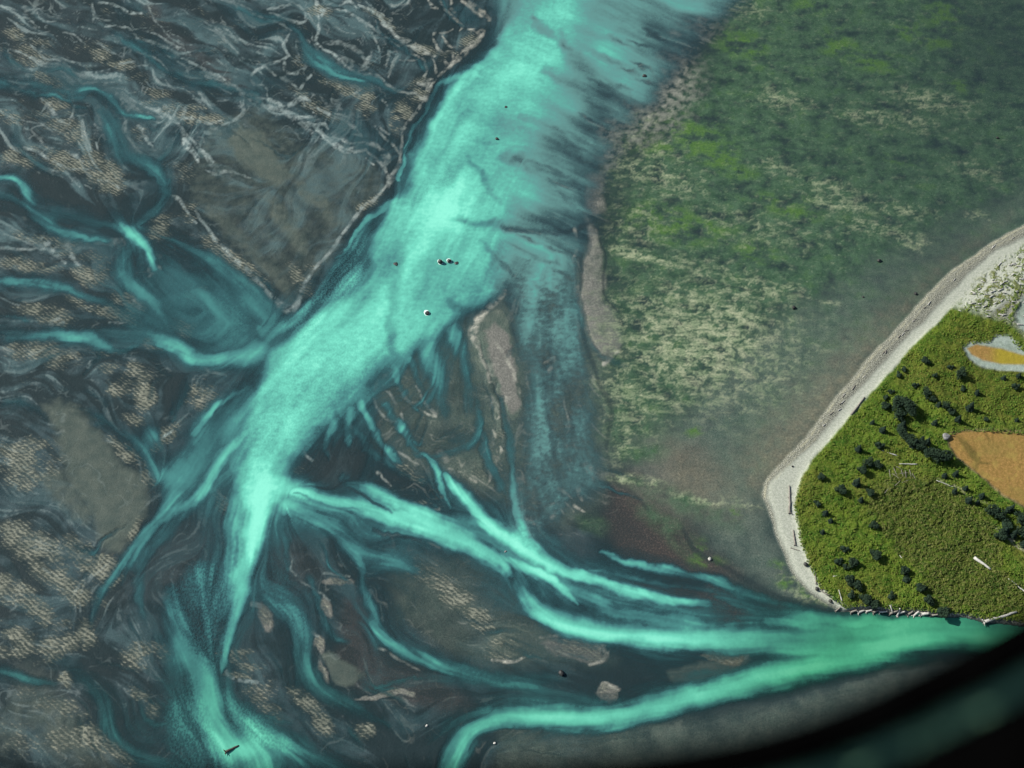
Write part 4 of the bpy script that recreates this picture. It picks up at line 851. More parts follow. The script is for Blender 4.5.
def mat_ground():
    t = NT('tidal_flat')
    pos = t.new('ShaderNodeNewGeometry').outputs['Position']
    def mp(sx, sy, rot=0):
        return t.new('ShaderNodeMapping', {'Vector': pos, 'Scale': (sx, sy, 0), 'Rotation': (0, 0, rot)}).outputs[0]
    bar_, rip_, pale_, brown_ = t.attr('flat_a')
    alg_, algb_, algp_, dark_ = t.attr('flat_b')
    turf_, beach_, gold_, dry_ = t.attr('spit_a')
    wrack_, sand_, olive_, path_ = t.attr('spit_b')
    pw_, yel_, gdark_, wet_ = t.attr('spit_c')
    big = t.noise(mp(.02, .02), 1, 4)
    med = t.noise(mp(.16, .16), 1, 5, .62)
    fin = t.noise(mp(.8, .8), 1, 5, .7)
    grit = t.noise(mp(2.2, 2.0), 1, 2, .6)
    # wet mud
    mud = t.mix(t.map(big, .35, .65), (.0115, .0255, .0285), (.020, .040, .045))
    mud = t.mix(t.map(med, .3, .75), mud, (.033, .053, .057))
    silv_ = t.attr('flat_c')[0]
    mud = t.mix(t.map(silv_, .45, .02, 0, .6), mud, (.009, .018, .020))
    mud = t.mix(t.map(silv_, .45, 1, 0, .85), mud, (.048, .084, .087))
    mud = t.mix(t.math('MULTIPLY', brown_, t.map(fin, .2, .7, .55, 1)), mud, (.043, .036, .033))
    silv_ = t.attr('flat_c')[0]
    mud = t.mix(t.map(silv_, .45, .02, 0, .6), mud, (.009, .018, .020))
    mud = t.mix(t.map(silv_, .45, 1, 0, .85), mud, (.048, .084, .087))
    mud = t.mix(t.math('MULTIPLY', brown_, t.map(grit, .58, .72, 0, .55)), mud, (.095, .080, .070))
    barc = t.mix(t.map(med, .3, .7), (.043, .060, .052), (.065, .080, .066))
    c = t.mix(bar_, mud, barc)
    # algae
    fleck = t.noise(mp(.52, .66, -.3), 1, 4, .74, .5)
    sp2 = t.noise(mp(1.1, 1.1), 1, 3, .65)
    em = t.mix(t.map(med, .3, .7), (.046, .070, .058), (.072, .094, .076))
    em = t.mix(t.map(sp2, .52, .7, 0, .6), em, (.105, .120, .095))
    em = t.mix(t.map(sp2, .48, .32, 0, .5), em, (.020, .030, .026))
    c = t.mix(wet_, c, em)
    c = t.mix(t.math('MULTIPLY', t.math('MULTIPLY', brown_, t.map(t.new('ShaderNodeSeparateXYZ', {0: pos}).outputs[0], 20, 50)), t.map(fin, .2, .7, .5, .95)), c, t.mix(t.map(sp2, .45, .68), (.038, .032, .029), (.095, .070, .058)))
    sc_ = t.mix(t.map(fin, .35, .7), (.088, .090, .080), (.150, .150, .130))
    px_ = t.new('ShaderNodeSeparateXYZ', {0: pos}).outputs[0]
    sc_ = t.mix(t.map(px_, 62, 85), sc_, t.mix(t.map(fin, .35, .7), (.092, .084, .058), (.175, .162, .115)))
    c = t.mix(sand_, c, sc_)
    ag = t.mix(t.map(med, .3, .7), (.025, .056, .032), (.046, .088, .051))
    ag = t.mix(t.map(fleck, .55, .75, 0, .85), ag, (.115, .155, .100))
    ag = t.mix(t.map(fleck, .45, .30, 0, .7), ag, (.010, .026, .015))
    c = t.mix(t.math('MULTIPLY', alg_, t.map(fin, .15, .6, .6, 1)), c, ag)
    c = t.mix(t.math('MULTIPLY', algb_, t.map(fleck, .3, .6, .5, .95)), c, t.mix(t.map(fin, .3, .7), (.034, .082, .016), (.062, .122, .030)))
    pf = t.math('MULTIPLY', algp_, t.map(fleck, .32, .56, .28, 1))
    c = t.mix(pf, c, t.mix(t.map(med, .4, .6), (.150, .192, .112), (.240, .262, .165)))
    c = t.mix(t.math('MULTIPLY', dark_, .74), c, (.013, .022, .024))
    # sand ripples
    wob = t.noise(mp(.07, .07), 1, 3, .6)
    sep = t.new('ShaderNodeSeparateXYZ', {0: mp(1, 1, .62)})
    ph = t.math('ADD', t.math('MULTIPLY', sep.outputs[1], 3.6), t.math('MULTIPLY', wob, 20.0))
    band = t.math('SINE', ph)
    brk_ = t.noise(mp(.34, .95, .62), 1, 4, .68)
    rp = t.math('ADD', t.math('MULTIPLY', band, .075), brk_)
    rk = t.map(t.math('ADD', rp, t.math('MULTIPLY', rip_, .30)),   .60, .86)
    rk = t.math('MULTIPLY', rk, t.map(rip_, .05, .5))
    c = t.mix(t.math('MULTIPLY', t.map(rip_, .2, .8), .55), c, (.066, .078, .062))
    c = t.mix(t.math('MULTIPLY', t.map(rip_, .2, .8), t.map(rp, .50, .36, 0, .6)), c, (.022, .032, .029))
    c = t.mix(t.math('MULTIPLY', rk, .85), c, t.mix(t.map(med, .35, .65), (.125, .134, .104), (.195, .198, .152)))
    pk = t.math('MULTIPLY', t.map(pale_, .05, .85, 0, 1, False), t.map(fin, .2, .55, .5, 1))
    pcol = t.mix(t.map(px_, -110, -20), (.150, .195, .185), (.175, .180, .150))
    pcol2 = t.mix(t.map(px_, -110, -20), (.255, .300, .280), (.300, .295, .245))
    c = t.mix(pk, c, t.mix(t.map(med, .35, .65), pcol, pcol2))
    # spit
    wr = t.mix(t.map(grit, .44, .6), (.072, .076, .058), (.215, .215, .175))
    c = t.mix(wrack_, c, wr)
    bc = t.mix(t.map(fin, .3, .7), (.225, .242, .192), (.32, .33, .272))
    bc = t.mix(t.map(grit, .64, .74, 0, .6), bc, (.13, .13, .10))
    c = t.mix(beach_, c, bc)
    g1 = t.mix(t.map(med, .3, .7), (.024, .070, .006), (.084, .126, .012))
    g1 = t.mix(t.map(fin, .42, .75), g1, (.130, .150, .030))
    g1 = t.mix(t.map(big, .5, .62, 0, .6), g1, (.110, .105, .022))
    g2 = t.mix(t.map(fin, .35, .7), (.026, .052, .007), (.072, .090, .014))
    g1 = t.mix(olive_, g1, t.mix(t.map(med, .35, .65), (.038, .056, .008), (.085, .078, .016)))
    g1 = t.mix(t.math('MULTIPLY', dry_, .85), g1, g2)
    g1 = t.mix(t.map(grit, .35, .5, .55, 0), g1, (.012, .026, .005))
    c = t.mix(turf_, c, g1)
    c = t.mix(pw_, c, t.mix(t.map(med, .4, .6), (.150, .185, .148), (.205, .245, .208)))
    gd = t.mix(t.map(fin, .35, .7), (.150, .096, .026), (.240, .142, .048))
    gd = t.mix(t.map(med, .5, .66), gd, (.21, .145, .04))
    gd = t.mix(t.map(big, .48, .62, 0, .45), gd, (.12, .105, .028))
    gd = t.mix(yel_, gd, (.200, .160, .020))
    gd = t.mix(t.math('MULTIPLY', gdark_, .9), gd, (.045, .045, .012))
    c = t.mix(gold_, c, gd)
    c = t.mix(path_, c, (.26, .25, .17))
    # grain
    c = t.mix(1.0, c, t.map(grit, .25, .75, .72, 1.28, False), 'MULTIPLY')
    rough = t.map(dark_, 0, 1, .72, .5)
    h = t.math('ADD', t.math('MULTIPLY', fin, .30), t.math('MULTIPLY', rk, .22))
    h = t.math('ADD', h, t.math('MULTIPLY', t.math('MULTIPLY', turf_, grit), .9))
    bump = t.new('ShaderNodeBump', {'Strength': .8, 'Distance': .9, 'Height': h})
    return t.finish(Base_Color=c, Roughness=rough, Specular_IOR_Level=.06, Normal=bump.outputs[0])


def mat_water():
    t = NT('silty_water')
    pos = t.new('ShaderNodeNewGeometry').outputs['Position']
    s_ = t.attr('silt')
    s, fanm = s_[0], s_[1]
    fin = t.noise(t.new('ShaderNodeMapping', {'Vector': pos, 'Scale': (.55, .42, 0)}).outputs[0], 1, 3, .65)
    stip = t.map(t.noise(t.new('ShaderNodeMapping', {'Vector': pos, 'Scale': (1.05, .80, 0)}).outputs[0], 1, 1.5, .6), .38, .62, -.5, .5)
    ss = t.math('ADD', s, t.math('MULTIPLY', t.math('SUBTRACT', fin, .5), t.math('ADD', .10, t.math('MULTIPLY', fanm, .0))))
    ss = t.math('ADD', ss, t.math('MULTIPLY', stip, t.math('MULTIPLY', fanm, .15)))
    r = t.new('ShaderNodeValToRGB')
    t.put(r.inputs[0], ss)
    cr = r.color_ramp
    cr.elements[0].position = 0.0; cr.elements[0].color = (.015, .036, .043, 1)
    cr.elements[1].position = 1.0; cr.elements[1].color = (.170, .530, .400, 1)
    for p, col in ((.25, (.018, .052, .060, 1)), (.45, (.027, .084, .089, 1)), (.62, (.044, .155, .145, 1)), (.78, (.074, .290, .228, 1)), (.90, (.110, .420, .315, 1))):
        e = cr.elements.new(p); e.color = col
    col_ = t.mix(s_[2], r.outputs[0], t.mix(1.0, r.outputs[0], (.37, .53, .39), 'MULTIPLY'))
    col_ = t.mix(t.math('MULTIPLY', s_[3], t.map(ss, .82, .42)), col_, t.mix(t.map(ss, .2, .75), (.034, .066, .078), (.125, .270, .235)))
    al = t.map(ss, .0, .62, 0, .97)
    bump = t.new('ShaderNodeBump', {'Strength': .25, 'Distance': .25, 'Height': fin})
    b = t.new('ShaderNodeBsdfPrincipled', {'Base Color': col_, 'Roughness': .16, 'IOR': 1.25, 'Alpha': al, 'Normal': bump.outputs[0]})
    t.l.new(b.outputs[0], t.out.inputs[0])
    return t.m


def simple(name, c0, c1, scale=3.0, rough=.8, spec=.3):
    t = NT(name)
    co = t.new('ShaderNodeTexCoord').outputs['Object']
    n = t.noise(co, scale, 4, .6)
    c = t.mix(t.map(n, .3, .7), c0, c1)
    bump = t.new('ShaderNodeBump', {'Strength': .5, 'Distance': .05, 'Height': n})
    return t.finish(Base_Color=c, Roughness=rough, Specular_IOR_Level=spec, Normal=bump.outputs[0])


gm, _, gn = grid_mesh('ground', GX, GY, Z, rings=True)
set_col(gm, 'flat_a', (bar, rip, pale, brown), gn)
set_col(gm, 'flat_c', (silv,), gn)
set_col(gm, 'flat_b', (alg * alive, algb * alive, algp * alive, dark * alive), gn)
set_col(gm, 'spit_a', (turf, beach, gold, dryz), gn)
set_col(gm, 'spit_b', (wrack, sand2, olivez, tw), gn)
set_col(gm, 'spit_c', (pw, yel, gdark, emud * alive), gn)
tag(obj('ground', gm, mat_ground()), kind='structure')

fanm = np.clip(np.maximum(fan * 2.0, ml * .8) + .55 * core * sstep(300, 360, V) * (1 - sstep(430, 500, V)) * .6, 0, 1)
ZW = np.zeros_like(Z) + .004 * np.clip(LB, -2, 2)
wm, remap, wn = grid_mesh('water', GX, GY, ZW, keep=S2 > .02)
deep = sstep(640, 900, U) * sstep(520, 600, V) + .35 * sstep(600, 700, V)
set_col(wm, 'silt', (S2, fanm, deep, veilw * .8), wn, remap)
tag(obj('water', wm, mat_water()), kind='structure')

# ================================================================== things
def zat(u, v):
    i = int(round(min(max(v - V0, 0), NV - 1))); j = int(round(min(max(u - U0, 0), NU - 1)))
    return float(Z[i, j])


def place(u, v, water=False):
    z = 0.0 if water else zat(u, v)
    x, y = ground(u, v, z)
    return Vector((x, y, z))


def mesh_from(name, verts, faces, smooth=False):
    me = bpy.data.meshes.new(name)
    me.from_pydata([tuple(map(float, p)) for p in verts], [], faces)
    if smooth: me.polygons.foreach_set('use_smooth', [True] * len(me.polygons))
    me.update()
    return me


def tube(path, radii, sides=8, cap=True):
    V_, F_ = [], []
    path = [Vector(p) for p in path]
    for i, p in enumerate(path):
        d = (path[min(i + 1, len(path) - 1)] - path[max(i - 1, 0)]).normalized()
        a = d.cross(Vector((0, 0, 1)))
        if a.length < .05: a = d.cross(Vector((1, 0, 0)))
        a.normalize(); b = d.cross(a)
        for k in range(sides):
            th_ = 2 * math.pi * k / sides
            V_.append(p + (a * math.cos(th_) + b * math.sin(th_)) * radii[i])
    n = len(path)
    for i in range(n - 1):
        for k in range(sides):
            k2 = (k + 1) % sides
            F_.append((i * sides + k, i * sides + k2, (i + 1) * sides + k2, (i + 1) * sides + k))
    if cap:
        F_.append(tuple(range(sides - 1, -1, -1))); F_.append(tuple((n - 1) * sides + k for k in range(sides)))
    return V_, F_


def join(parts):
    V_, F_ = [], []
    for v, f in parts:
        o = len(V_); V_ += list(v); F_ += [tuple(i + o for i in g) for g in f]
    return V_, F_


M_bark = simple('bark', (.03, .024, .018), (.06, .05, .04), 4)
M_needle = simple('needles', (.006, .015, .011), (.016, .030, .018), 1.2, .85, .15)
M_leaf = simple('shrub_leaves', (.007, .018, .010), (.020, .036, .018), 1.2, .85, .15)
M_drift = simple('driftwood', (.26, .25, .22), (.42, .41, .37), 2.5)
M_drift2 = simple('weathered_wood', (.10, .09, .075), (.22, .20, .17), 2.5)
M_rock = simple('dark_rock', (.012, .012, .012), (.035, .035, .032), 1.5, .6)
M_rock2 = simple('grey_rock', (.07, .07, .065), (.20, .20, .19), 1.2)
M_foam = simple('foam', (.40, .56, .50), (.62, .70, .66), 2.0)


# ---- trees: trunk and crown built in metres, three kinds
def leaf_cloud(rnd, sampler, n, size):
    V_, F_ = [], []
    for i in range(n):
        p, nrm, sc = sampler(rnd)
        a = nrm.orthogonal().normalized(); b = nrm.cross(a)
        th_ = rnd.random() * 6.28
        a, b = a * math.cos(th_) + b * math.sin(th_), b * math.cos(th_) - a * math.sin(th_)
        s = size * sc * (.6 + .8 * rnd.random())
        o = len(V_)
        bend = nrm * (s * .35)
        V_ += [p - a * s - bend, p - b * s * .7, p + a * s - bend, p + b * s * .7, p + nrm * s * .3]
        F_ += [(o, o + 1, o + 4), (o + 1, o + 2, o + 4), (o + 2, o + 3, o + 4), (o + 3, o, o + 4)]
    return V_, F_


def conifer(seed, H, R, n=620):
    rnd = random.Random(seed)
    whorls = [(.12 + .86 * k / 9) for k in range(10)]
    arms = [[(rnd.random() * 6.28, .75 + .5 * rnd.random()) for _ in range(7)] for _ in whorls]

    def samp(r):
        k = min(int((r.random() ** 1.35) * 10), 9)
        h = whorls[k]; ang, ln = r.choice(arms[k])
        q = r.random() ** .6
        rad = R * (1 - h) ** .85 * ln * q + .08
        ang += r.gauss(0, .22)
        p = Vector((math.cos(ang) * rad, math.sin(ang) * rad, h * H - rad * .22 + r.gauss(0, .12)))
        nr = Vector((math.cos(ang) * .6 + r.gauss(0, .4), math.sin(ang) * .6 + r.gauss(0, .4), .8 + r.gauss(0, .3))).normalized()
        return p, nr, .7 + .5 * (1 - h)
    tr = tube([(0, 0, -.4), (0.03, 0, H * .3), (0, .04, H * .7), (0, 0, H * .97)], [.17, .13, .07, .02], 7)
    limbs = [tr]
    for k in range(0, 10, 2):
        for ang, ln in arms[k][:4]:
            h = whorls[k] * H; rr = R * (1 - whorls[k]) ** .85 * ln * .8
            limbs.append(tube([(0, 0, h), (math.cos(ang) * rr, math.sin(ang) * rr, h - rr * .2)], [.04, .012], 5))
    return join(limbs), leaf_cloud(rnd, samp, n, .42)


def rounded(seed, H, R, n=700):
    rnd = random.Random(seed)
    lobes = [(Vector((rnd.gauss(0, .42) * R, rnd.gauss(0, .42) * R, H * (.42 + .35 * rnd.random()))), R * (.38 + .3 * rnd.random())) for _ in range(9)]
    lobes.append((Vector((0, 0, H * .55)), R * .62))

    def samp(r):
        c, rad = r.choice(lobes)
        d = Vector((r.gauss(0, 1), r.gauss(0, 1), r.gauss(.25, 1))).normalized()
        q = .55 + .5 * r.random()
        p = c + Vector((d.x, d.y, d.z * .8)) * rad * q
        p.z = max(p.z, .15 + .2 * r.random())
        nr = (d + Vector((r.gauss(0, .4), r.gauss(0, .4), r.gauss(.2, .4)))).normalized()
        return p, nr, 1
    parts = [tube([(0, 0, -.4), (.05, .02, H * .2), (.02, 0, H * .45)], [.22, .17, .10], 7)]
    for c, rad in lobes[:7]:
        parts.append(tube([(.04, .01, H * .18), tuple(c * .6 + Vector((0, 0, H * .1))), tuple(c)], [.1, .06, .02], 5))
    return join(parts), leaf_cloud(rnd, samp, n, .40)


protos = {}
for k, (fn, sd, H, R) in {'fir_a': (conifer, 1, 7.0, 2.2), 'fir_b': (conifer, 2, 6.2, 2.0), 'fir_c': (conifer, 3, 5.0, 1.9),
                          'round_a': (rounded, 4, 5.2, 2.9), 'round_b': (rounded, 5, 4.6, 2.7), 'round_c': (rounded, 6, 3.6, 2.2), 'bush': (rounded, 7, 1.9, 1.5)}.items():
    (tv, tf), (cv, cf) = fn(sd, H, R)
    tm = mesh_from('trunk', tv, tf, True); tm.materials.append(M_bark)
    cm = mesh_from('crown', cv, cf); cm.materials.append(M_needle if 'fir' in k else M_leaf)
    protos[k] = (tm, cm)


def tree(kind, u, v, s, label, group):
    nm = 'conifer_tree' if 'fir' in kind else ('shrub' if kind == 'bush' else 'bushy_tree')
    cat = {'conifer_tree': 'tree', 'shrub': 'shrub', 'bushy_tree': 'tree'}[nm]
    e = bpy.data.objects.new(nm, None); C.objects.link(e)
    p = place(u, v); p.z -= .1; s *= .95 if 'hedge' in group or 'clump' in group or 'thicket' in group else .80
    e.location = p; e.rotation_euler = (0, 0, random.random() * 6.28); e.scale = (s * random.uniform(.92, 1.08), s * random.uniform(.92, 1.08), s * random.uniform(.9, 1.15))
    e.empty_display_size = .5
    tag(e, label, cat, group)
    tm, cm = protos[kind]
    obj('trunk', tm, None, e); obj('crown', cm, None, e)


ORD = ['first', 'second', 'third', 'fourth', 'fifth', 'sixth', 'seventh', 'eighth', 'ninth', 'tenth', 'eleventh', 'twelfth', 'thirteenth', 'fourteenth', 'fifteenth', 'sixteenth']
def row(items, fmt, group):
    for i, (kind, u, v, s) in enumerate(items):
        tree(kind, u, v, s, fmt.format(ORD[i]), group)


row([('round_a', 897, 407, 1.35), ('round_a', 907, 408, 1.45), ('round_b', 898, 417, 1.3), ('round_a', 910, 414, 1.2), ('round_c', 885, 407, 1.0)],
    '{} bushy dark tree of the big clump nearest the upper beach', 'trees of the big dark clump')
row([('round_b', 926, 395, 1.1), ('round_c', 932, 401, 1.0), ('fir_c', 938, 406, 1.1), ('round_b', 945, 408, 1.1), ('round_c', 951, 413, 1.0), ('fir_b', 957, 421, 1.05), ('fir_c', 934, 424, 1.0)],
    '{} dark tree from the left in the ragged row above the hedge clump', 'trees of the ragged upper row')
row([('fir_a', 901, 428, 1.1), ('round_a', 902, 437, 1.15), ('round_a', 908, 444, 1.2), ('fir_a', 913, 446, 1.0), ('round_b', 919, 449, 1.1), ('fir_b', 926, 444, 1.0), ('round_a', 930, 455, 1.25), ('round_b', 936, 458, 1.2), ('round_a', 943, 461, 1.3), ('fir_b', 921, 441, .8)],
    '{} tree along the long dark hedge clump west of the golden field', 'trees of the long hedge clump')
row([('fir_b', 969, 409, 1.25), ('round_c', 985, 420, .7), ('fir_c', 1016, 421, .8), ('fir_c', 976, 394, 1.1), ('bush', 962, 390, 1.3), ('bush', 1014, 387, 1.5)],
    '{} lone dark tree from the left in the olive meadow above the golden field', 'lone trees in the upper meadow')
row([('round_c', 925, 362, 1.15), ('round_b', 960, 376, 1.15), ('bush', 949, 368, 1.3), ('fir_c', 1003, 379, .95), ('fir_c', 1018, 377, 1.05), ('bush', 904, 370, 1.2), ('bush', 898, 376, 1.3), ('bush', 914, 386, 1.3), ('bush', 934, 376, 1.1), ('bush', 890, 392, 1.2), ('bush', 886, 398, 1.1)],
    '{} small dark shrub in the meadow between the beach bend and the yellow pond', 'shrubs below the yellow pond')
row([('fir_c', 872, 424, .75), ('fir_b', 882, 432, 1.05), ('fir_c', 858, 450, 1.0), ('bush', 878, 446, 1.4)],
    '{} slim conifer from the top on the bright grass beside the hedge clump', 'slim conifers by the hedge clump')
row([('round_b', 867, 465, 1.05), ('round_b', 876, 466, 1.05), ('round_c', 861, 472, 1.2), ('fir_b', 856, 484, 1.15), ('round_c', 869, 494, 1.1), ('fir_c', 860, 501, 1.0)],
    '{} dark tree from the top in the knot left of the driftwood heap', 'trees by the driftwood heap')
row([('round_c', 820, 478, 1.0), ('round_c', 840, 492, 1.3), ('bush', 817, 505, 1.3), ('fir_c', 825, 514, 1.0), ('fir_c', 830, 522, .95), ('fir_c', 822, 533, .9), ('round_c', 873, 527, 1.05), ('bush', 843, 549, 1.5), ('round_c', 874, 557, 1.35), ('bush', 837, 562, 1.4), ('round_c', 852, 565, 1.35), ('bush', 845, 567, 1.2)],
    '{} round dark shrub from the top on the yellow green slope behind the beach', 'shrubs on the slope behind the beach')
row([('round_c', 849, 582, 1.3), ('round_c', 857, 587, 1.2), ('bush', 850, 596, 1.5), ('round_c', 864, 601, 1.4), ('round_c', 873, 605, 1.2), ('bush', 890, 597, 1.4), ('round_c', 904, 572, 1.1), ('bush', 905, 580, 1.5), ('round_c', 920, 589, 1.2), ('round_c', 928, 602, 1.25), ('round_c', 942, 613, 1.4)],
    '{} dark shrub from the left near the river bank end of the spit', 'shrubs near the river bank')
row([('fir_c', 944, 477, 1.0), ('fir_b', 955, 475, 1.05), ('fir_c', 954, 492, .95), ('fir_c', 965, 489, .95), ('fir_b', 968, 502, 1.1), ('fir_c', 981, 497, 1.0), ('fir_c', 977, 503, .8)],
    '{} conifer from the left in the loose line below the golden field', 'conifers below the golden field')
row([('round_a', 990, 514, 1.2), ('round_b', 998, 518, 1.2), ('fir_b', 1009, 511, 1.05), ('round_c', 1005, 526, 1.2), ('round_b', 1020, 521, 1.2), ('fir_b', 1004, 532, 1.0), ('fir_b', 1012, 536, 1.0), ('round_a', 1021, 537, 1.3), ('fir_b', 1024, 545, 1.1), ('round_c', 999, 538, 1.2)],
    '{} tree of the dense thicket at the corner of the golden field', 'trees of the thicket by the golden field')


# ---- logs
def log_mesh(length, r, seed, roots=True, branch=False):
    rnd = random.Random(seed)
    n = 7
    path = [((i / (n - 1) - .5) * length, rnd.gauss(0, .02) * length * .4, r * .9 + rnd.gauss(0, r * .1)) for i in range(n)]
    rad = [r * (1.1 - .5 * i / (n - 1)) for i in range(n)]
    parts = [tube(path, rad, 8)]
    if roots:
        for k in range(6):
            a = k * 1.05 + rnd.random() * .4
            e = (path[0][0] - r * 1.2, path[0][1] + math.cos(a) * r * 2.4, max(.05, path[0][2] + math.sin(a) * r * 2.2))
            parts.append(tube([path[0], e], [r * .5, r * .16], 5))
    if branch:
        for k in range(3):
            q = path[2 + k]
            s = rnd.choice((-1, 1))
            parts.append(tube([q, (q[0] + length * .09, q[1] + s * length * .09, q[2] + .15)], [r * .4, r * .12], 5))
    v, f = join(parts)
    return mesh_from('driftwood_log', v, f, True)


def log(u0, v0, u1, v1, r, label, m=M_drift, group=None, roots=True, branch=False, seed=0, lift=0.0, water=False, name='driftwood_log'):
    a, b = place(u0, v0, water), place(u1, v1)
    L = (b - a).length
    me = log_mesh(L, r, seed + int(u0 * 7 + v0), roots, branch)
    o = obj(name, me, m)
    mid_ = (a + b) / 2
    o.location = mid_ + Vector((0, 0, lift))
    o.rotation_euler = (0, -math.asin(max(-1, min(1, (b.z - a.z) / max(L, .01)))), math.atan2(b.y - a.y, b.x - a.x))
    tag(o, label, 'driftwood', group)
    return o


log(789.5, 513, 789.5, 486, .5, 'long grey driftwood trunk lying along the white beach near the point', M_drift2, branch=True)
log(851, 415, 864.5, 397.5, .5, 'long grey driftwood log along the grass edge of the upper beach', M_drift2, roots=False)
log(795, 545, 793, 530, .38, 'short forked driftwood trunk on the beach south of the long trunk', M_drift2, branch=True)
log(791, 548, 800, 551, .2, 'thin dark rooted branch lying across the lower beach', M_drift2)
log(816, 584, 815, 574, .25, 'thin grey log along the lower beach edge by the grass', M_drift2)
log(828, 595, 819, 590, .3, 'dark log above the tip of the beach', M_drift2)
log(836, 611, 841, 607, .3, 'dark stub of wood at the very tip of the beach', M_drift2)
log(974, 558, 990, 570, .75, 'big bleached log lying alone in the brown tussock grass', M_drift, roots=False)
log(984, 622.5, 1016, 612.5, .75, 'long pale trunk resting half off the grassy bank into the turquoise river', M_drift, roots=True, lift=.3, water=True)
log(897, 456, 881, 450.5, .28, 'thin bleached pole in the grass left of the hedge clump', M_drift, roots=False)
log(917, 464.5, 899, 464, .28, 'thin bleached pole lying level below the hedge clump', M_drift, roots=False)
log(956, 488, 936, 480.5, .24, 'slender bleached pole below the lone conifers by the golden field', M_drift, roots=False)
log(907, 565, 899, 555, .28, 'slender pale pole slanting down the green slope', M_drift, roots=False)
log(842, 601, 838.5, 590, .25, 'slender pale pole in the grass behind the beach tip', M_drift, roots=False)
log(833, 576.5, 841, 575, .22, 'tiny pale stick in the grass above the beach tip', M_drift, roots=False)
log(1030, 596, 1008, 579, .35, 'long thin pale log at the right edge of the brown grass', M_drift, roots=False)
for i, (a, b, c, d) in enumerate([(889, 470, 890, 478), (893, 468, 897, 476), (896, 467, 903, 470), (901, 470, 903, 477), (905, 471, 906, 479), (909, 470, 911, 477), (899, 474, 908, 473), (912, 474, 915, 479), (892, 474, 899, 479), (887, 484, 891, 490), (895, 486, 900, 481), (884, 494, 888, 489), (902, 483, 909, 480)]):
    log(a, b, c, d, .15, '{} bleached stick of the tangled heap above the brown tussocks'.format(ORD[i]), M_drift2, 'driftwood heap in the grass', roots=False, lift=.25 + .06 * (i % 3))
for i, (a, b, c, d, r) in enumerate([(851, 612.5, 857, 610.5, .5), (858, 613, 864, 611, .55), (866, 612, 872, 610.5, .5), (873, 613, 878, 611, .55), (880, 612.5, 887, 612, .5), (890, 606, 892, 612.5, .3), (890, 614, 898, 611, .5), (897, 615.5, 900, 608, .4), (899, 613.5, 905, 612, .5), (908, 615, 913, 611.5, .5), (914, 615.5, 919, 611.5, .55), (921, 615, 929, 614, .8), (931, 616, 938, 615, .5)]):
    log(a, b, c, d, r, '{} driftwood stump from the left jammed along the river bank'.format(ORD[i]), M_drift if i % 3 else M_drift2, 'driftwood stumps along the bank', seed=i, lift=.25)

# driftwood strewn over the upper beach
rd = random.Random(5)
cnt = 0
while cnt < 46:
    u = rd.uniform(946, 1030); v = rd.uniform(256, 335)
    if speck[int(v - V0), int(u - U0)] < .6: continue
    a = rd.uniform(-.9, .5); L = rd.uniform(2.5, 6)
    log(u, v, u + math.cos(a) * L, v + math.sin(a) * L * .8, rd.uniform(.22, .4), 'bleached driftwood stick strewn over the speckled upper beach by the grass', M_drift, 'driftwood strewn over the upper beach', roots=False, seed=cnt, lift=.1)
    cnt += 1
cnt = 0
while cnt < 24:        # wrack line
    t_ = rd.random(); k = rd.randrange(2, 11)
    u = SPIT[k][0] + (SPIT[k + 1][0] - SPIT[k][0]) * t_ + rd.uniform(3, 9); v = SPIT[k][1] + (SPIT[k + 1][1] - SPIT[k][1]) * t_ + rd.uniform(1, 6)
    if u > 1022: continue
    a = -.75 + rd.gauss(0, .3); L = rd.uniform(2.5, 5.5)
    log(u, v, u + math.cos(a) * L, v + math.sin(a) * L, rd.uniform(.16, .28), 'small driftwood stick lying along the tan strand line of the beach', M_drift if cnt % 2 else M_drift2, 'driftwood sticks on the strand line', roots=False, seed=cnt + 90)
    cnt += 1


# ---- rocks
def rock_mesh(seed, r, flat=.7):
    import bmesh
    bm = bmesh.new(); bmesh.ops.create_icosphere(bm, subdivisions=3, radius=1)
    rnd = random.Random(seed)
    ds = [(Vector((rnd.gauss(0, 1), rnd.gauss(0, 1), rnd.gauss(0, 1))).normalized(), rnd.uniform(.55, .9)) for _ in range(14)]
    for v in bm.verts:
        for d, c in ds:
            k = v.co.dot(d)
            if k > c: v.co -= d * (k - c) * .85
        v.co.z *= flat
        v.co *= r
    me = bpy.data.meshes.new('boulder'); bm.to_mesh(me); bm.free()
    return me


def rock(u, v, r, label, m=M_rock, water=False, flat=.75, group=None, name='boulder', foam=False):
    o = obj(name, rock_mesh(int(u * 3 + v), r, flat), m)
    p = place(u, v, water); o.location = p + Vector((0, 0, r * flat * .45)); o.rotation_euler = (0, 0, u)
    tag(o, label, 'rock', group)
    if foam:
        V_, F_ = [], []
        rnd = random.Random(int(u))
        N = 26
        for k in range(N):
            a = 2 * math.pi * k / N
            wgt = .92 + .75 * max(0, math.cos(a - 2.0)) ** 2 + rnd.uniform(-.05, .16)
            for q, z in ((.75, .03), ((.75 + wgt) / 2, .10), (wgt, -.03)):
                V_.append((math.cos(a) * r * q, math.sin(a) * r * q, z))
        for k in range(N):
            k2 = (k + 1) % N
            for j in range(2):
                F_.append((k * 3 + j, k * 3 + j + 1, k2 * 3 + j + 1, k2 * 3 + j))
        f = obj('foam', mesh_from('foam', V_, F_, True), M_foam, o)
        f.location = (0, 0, -r * flat * .45); f.rotation_euler = (0, 0, -u)
    return o


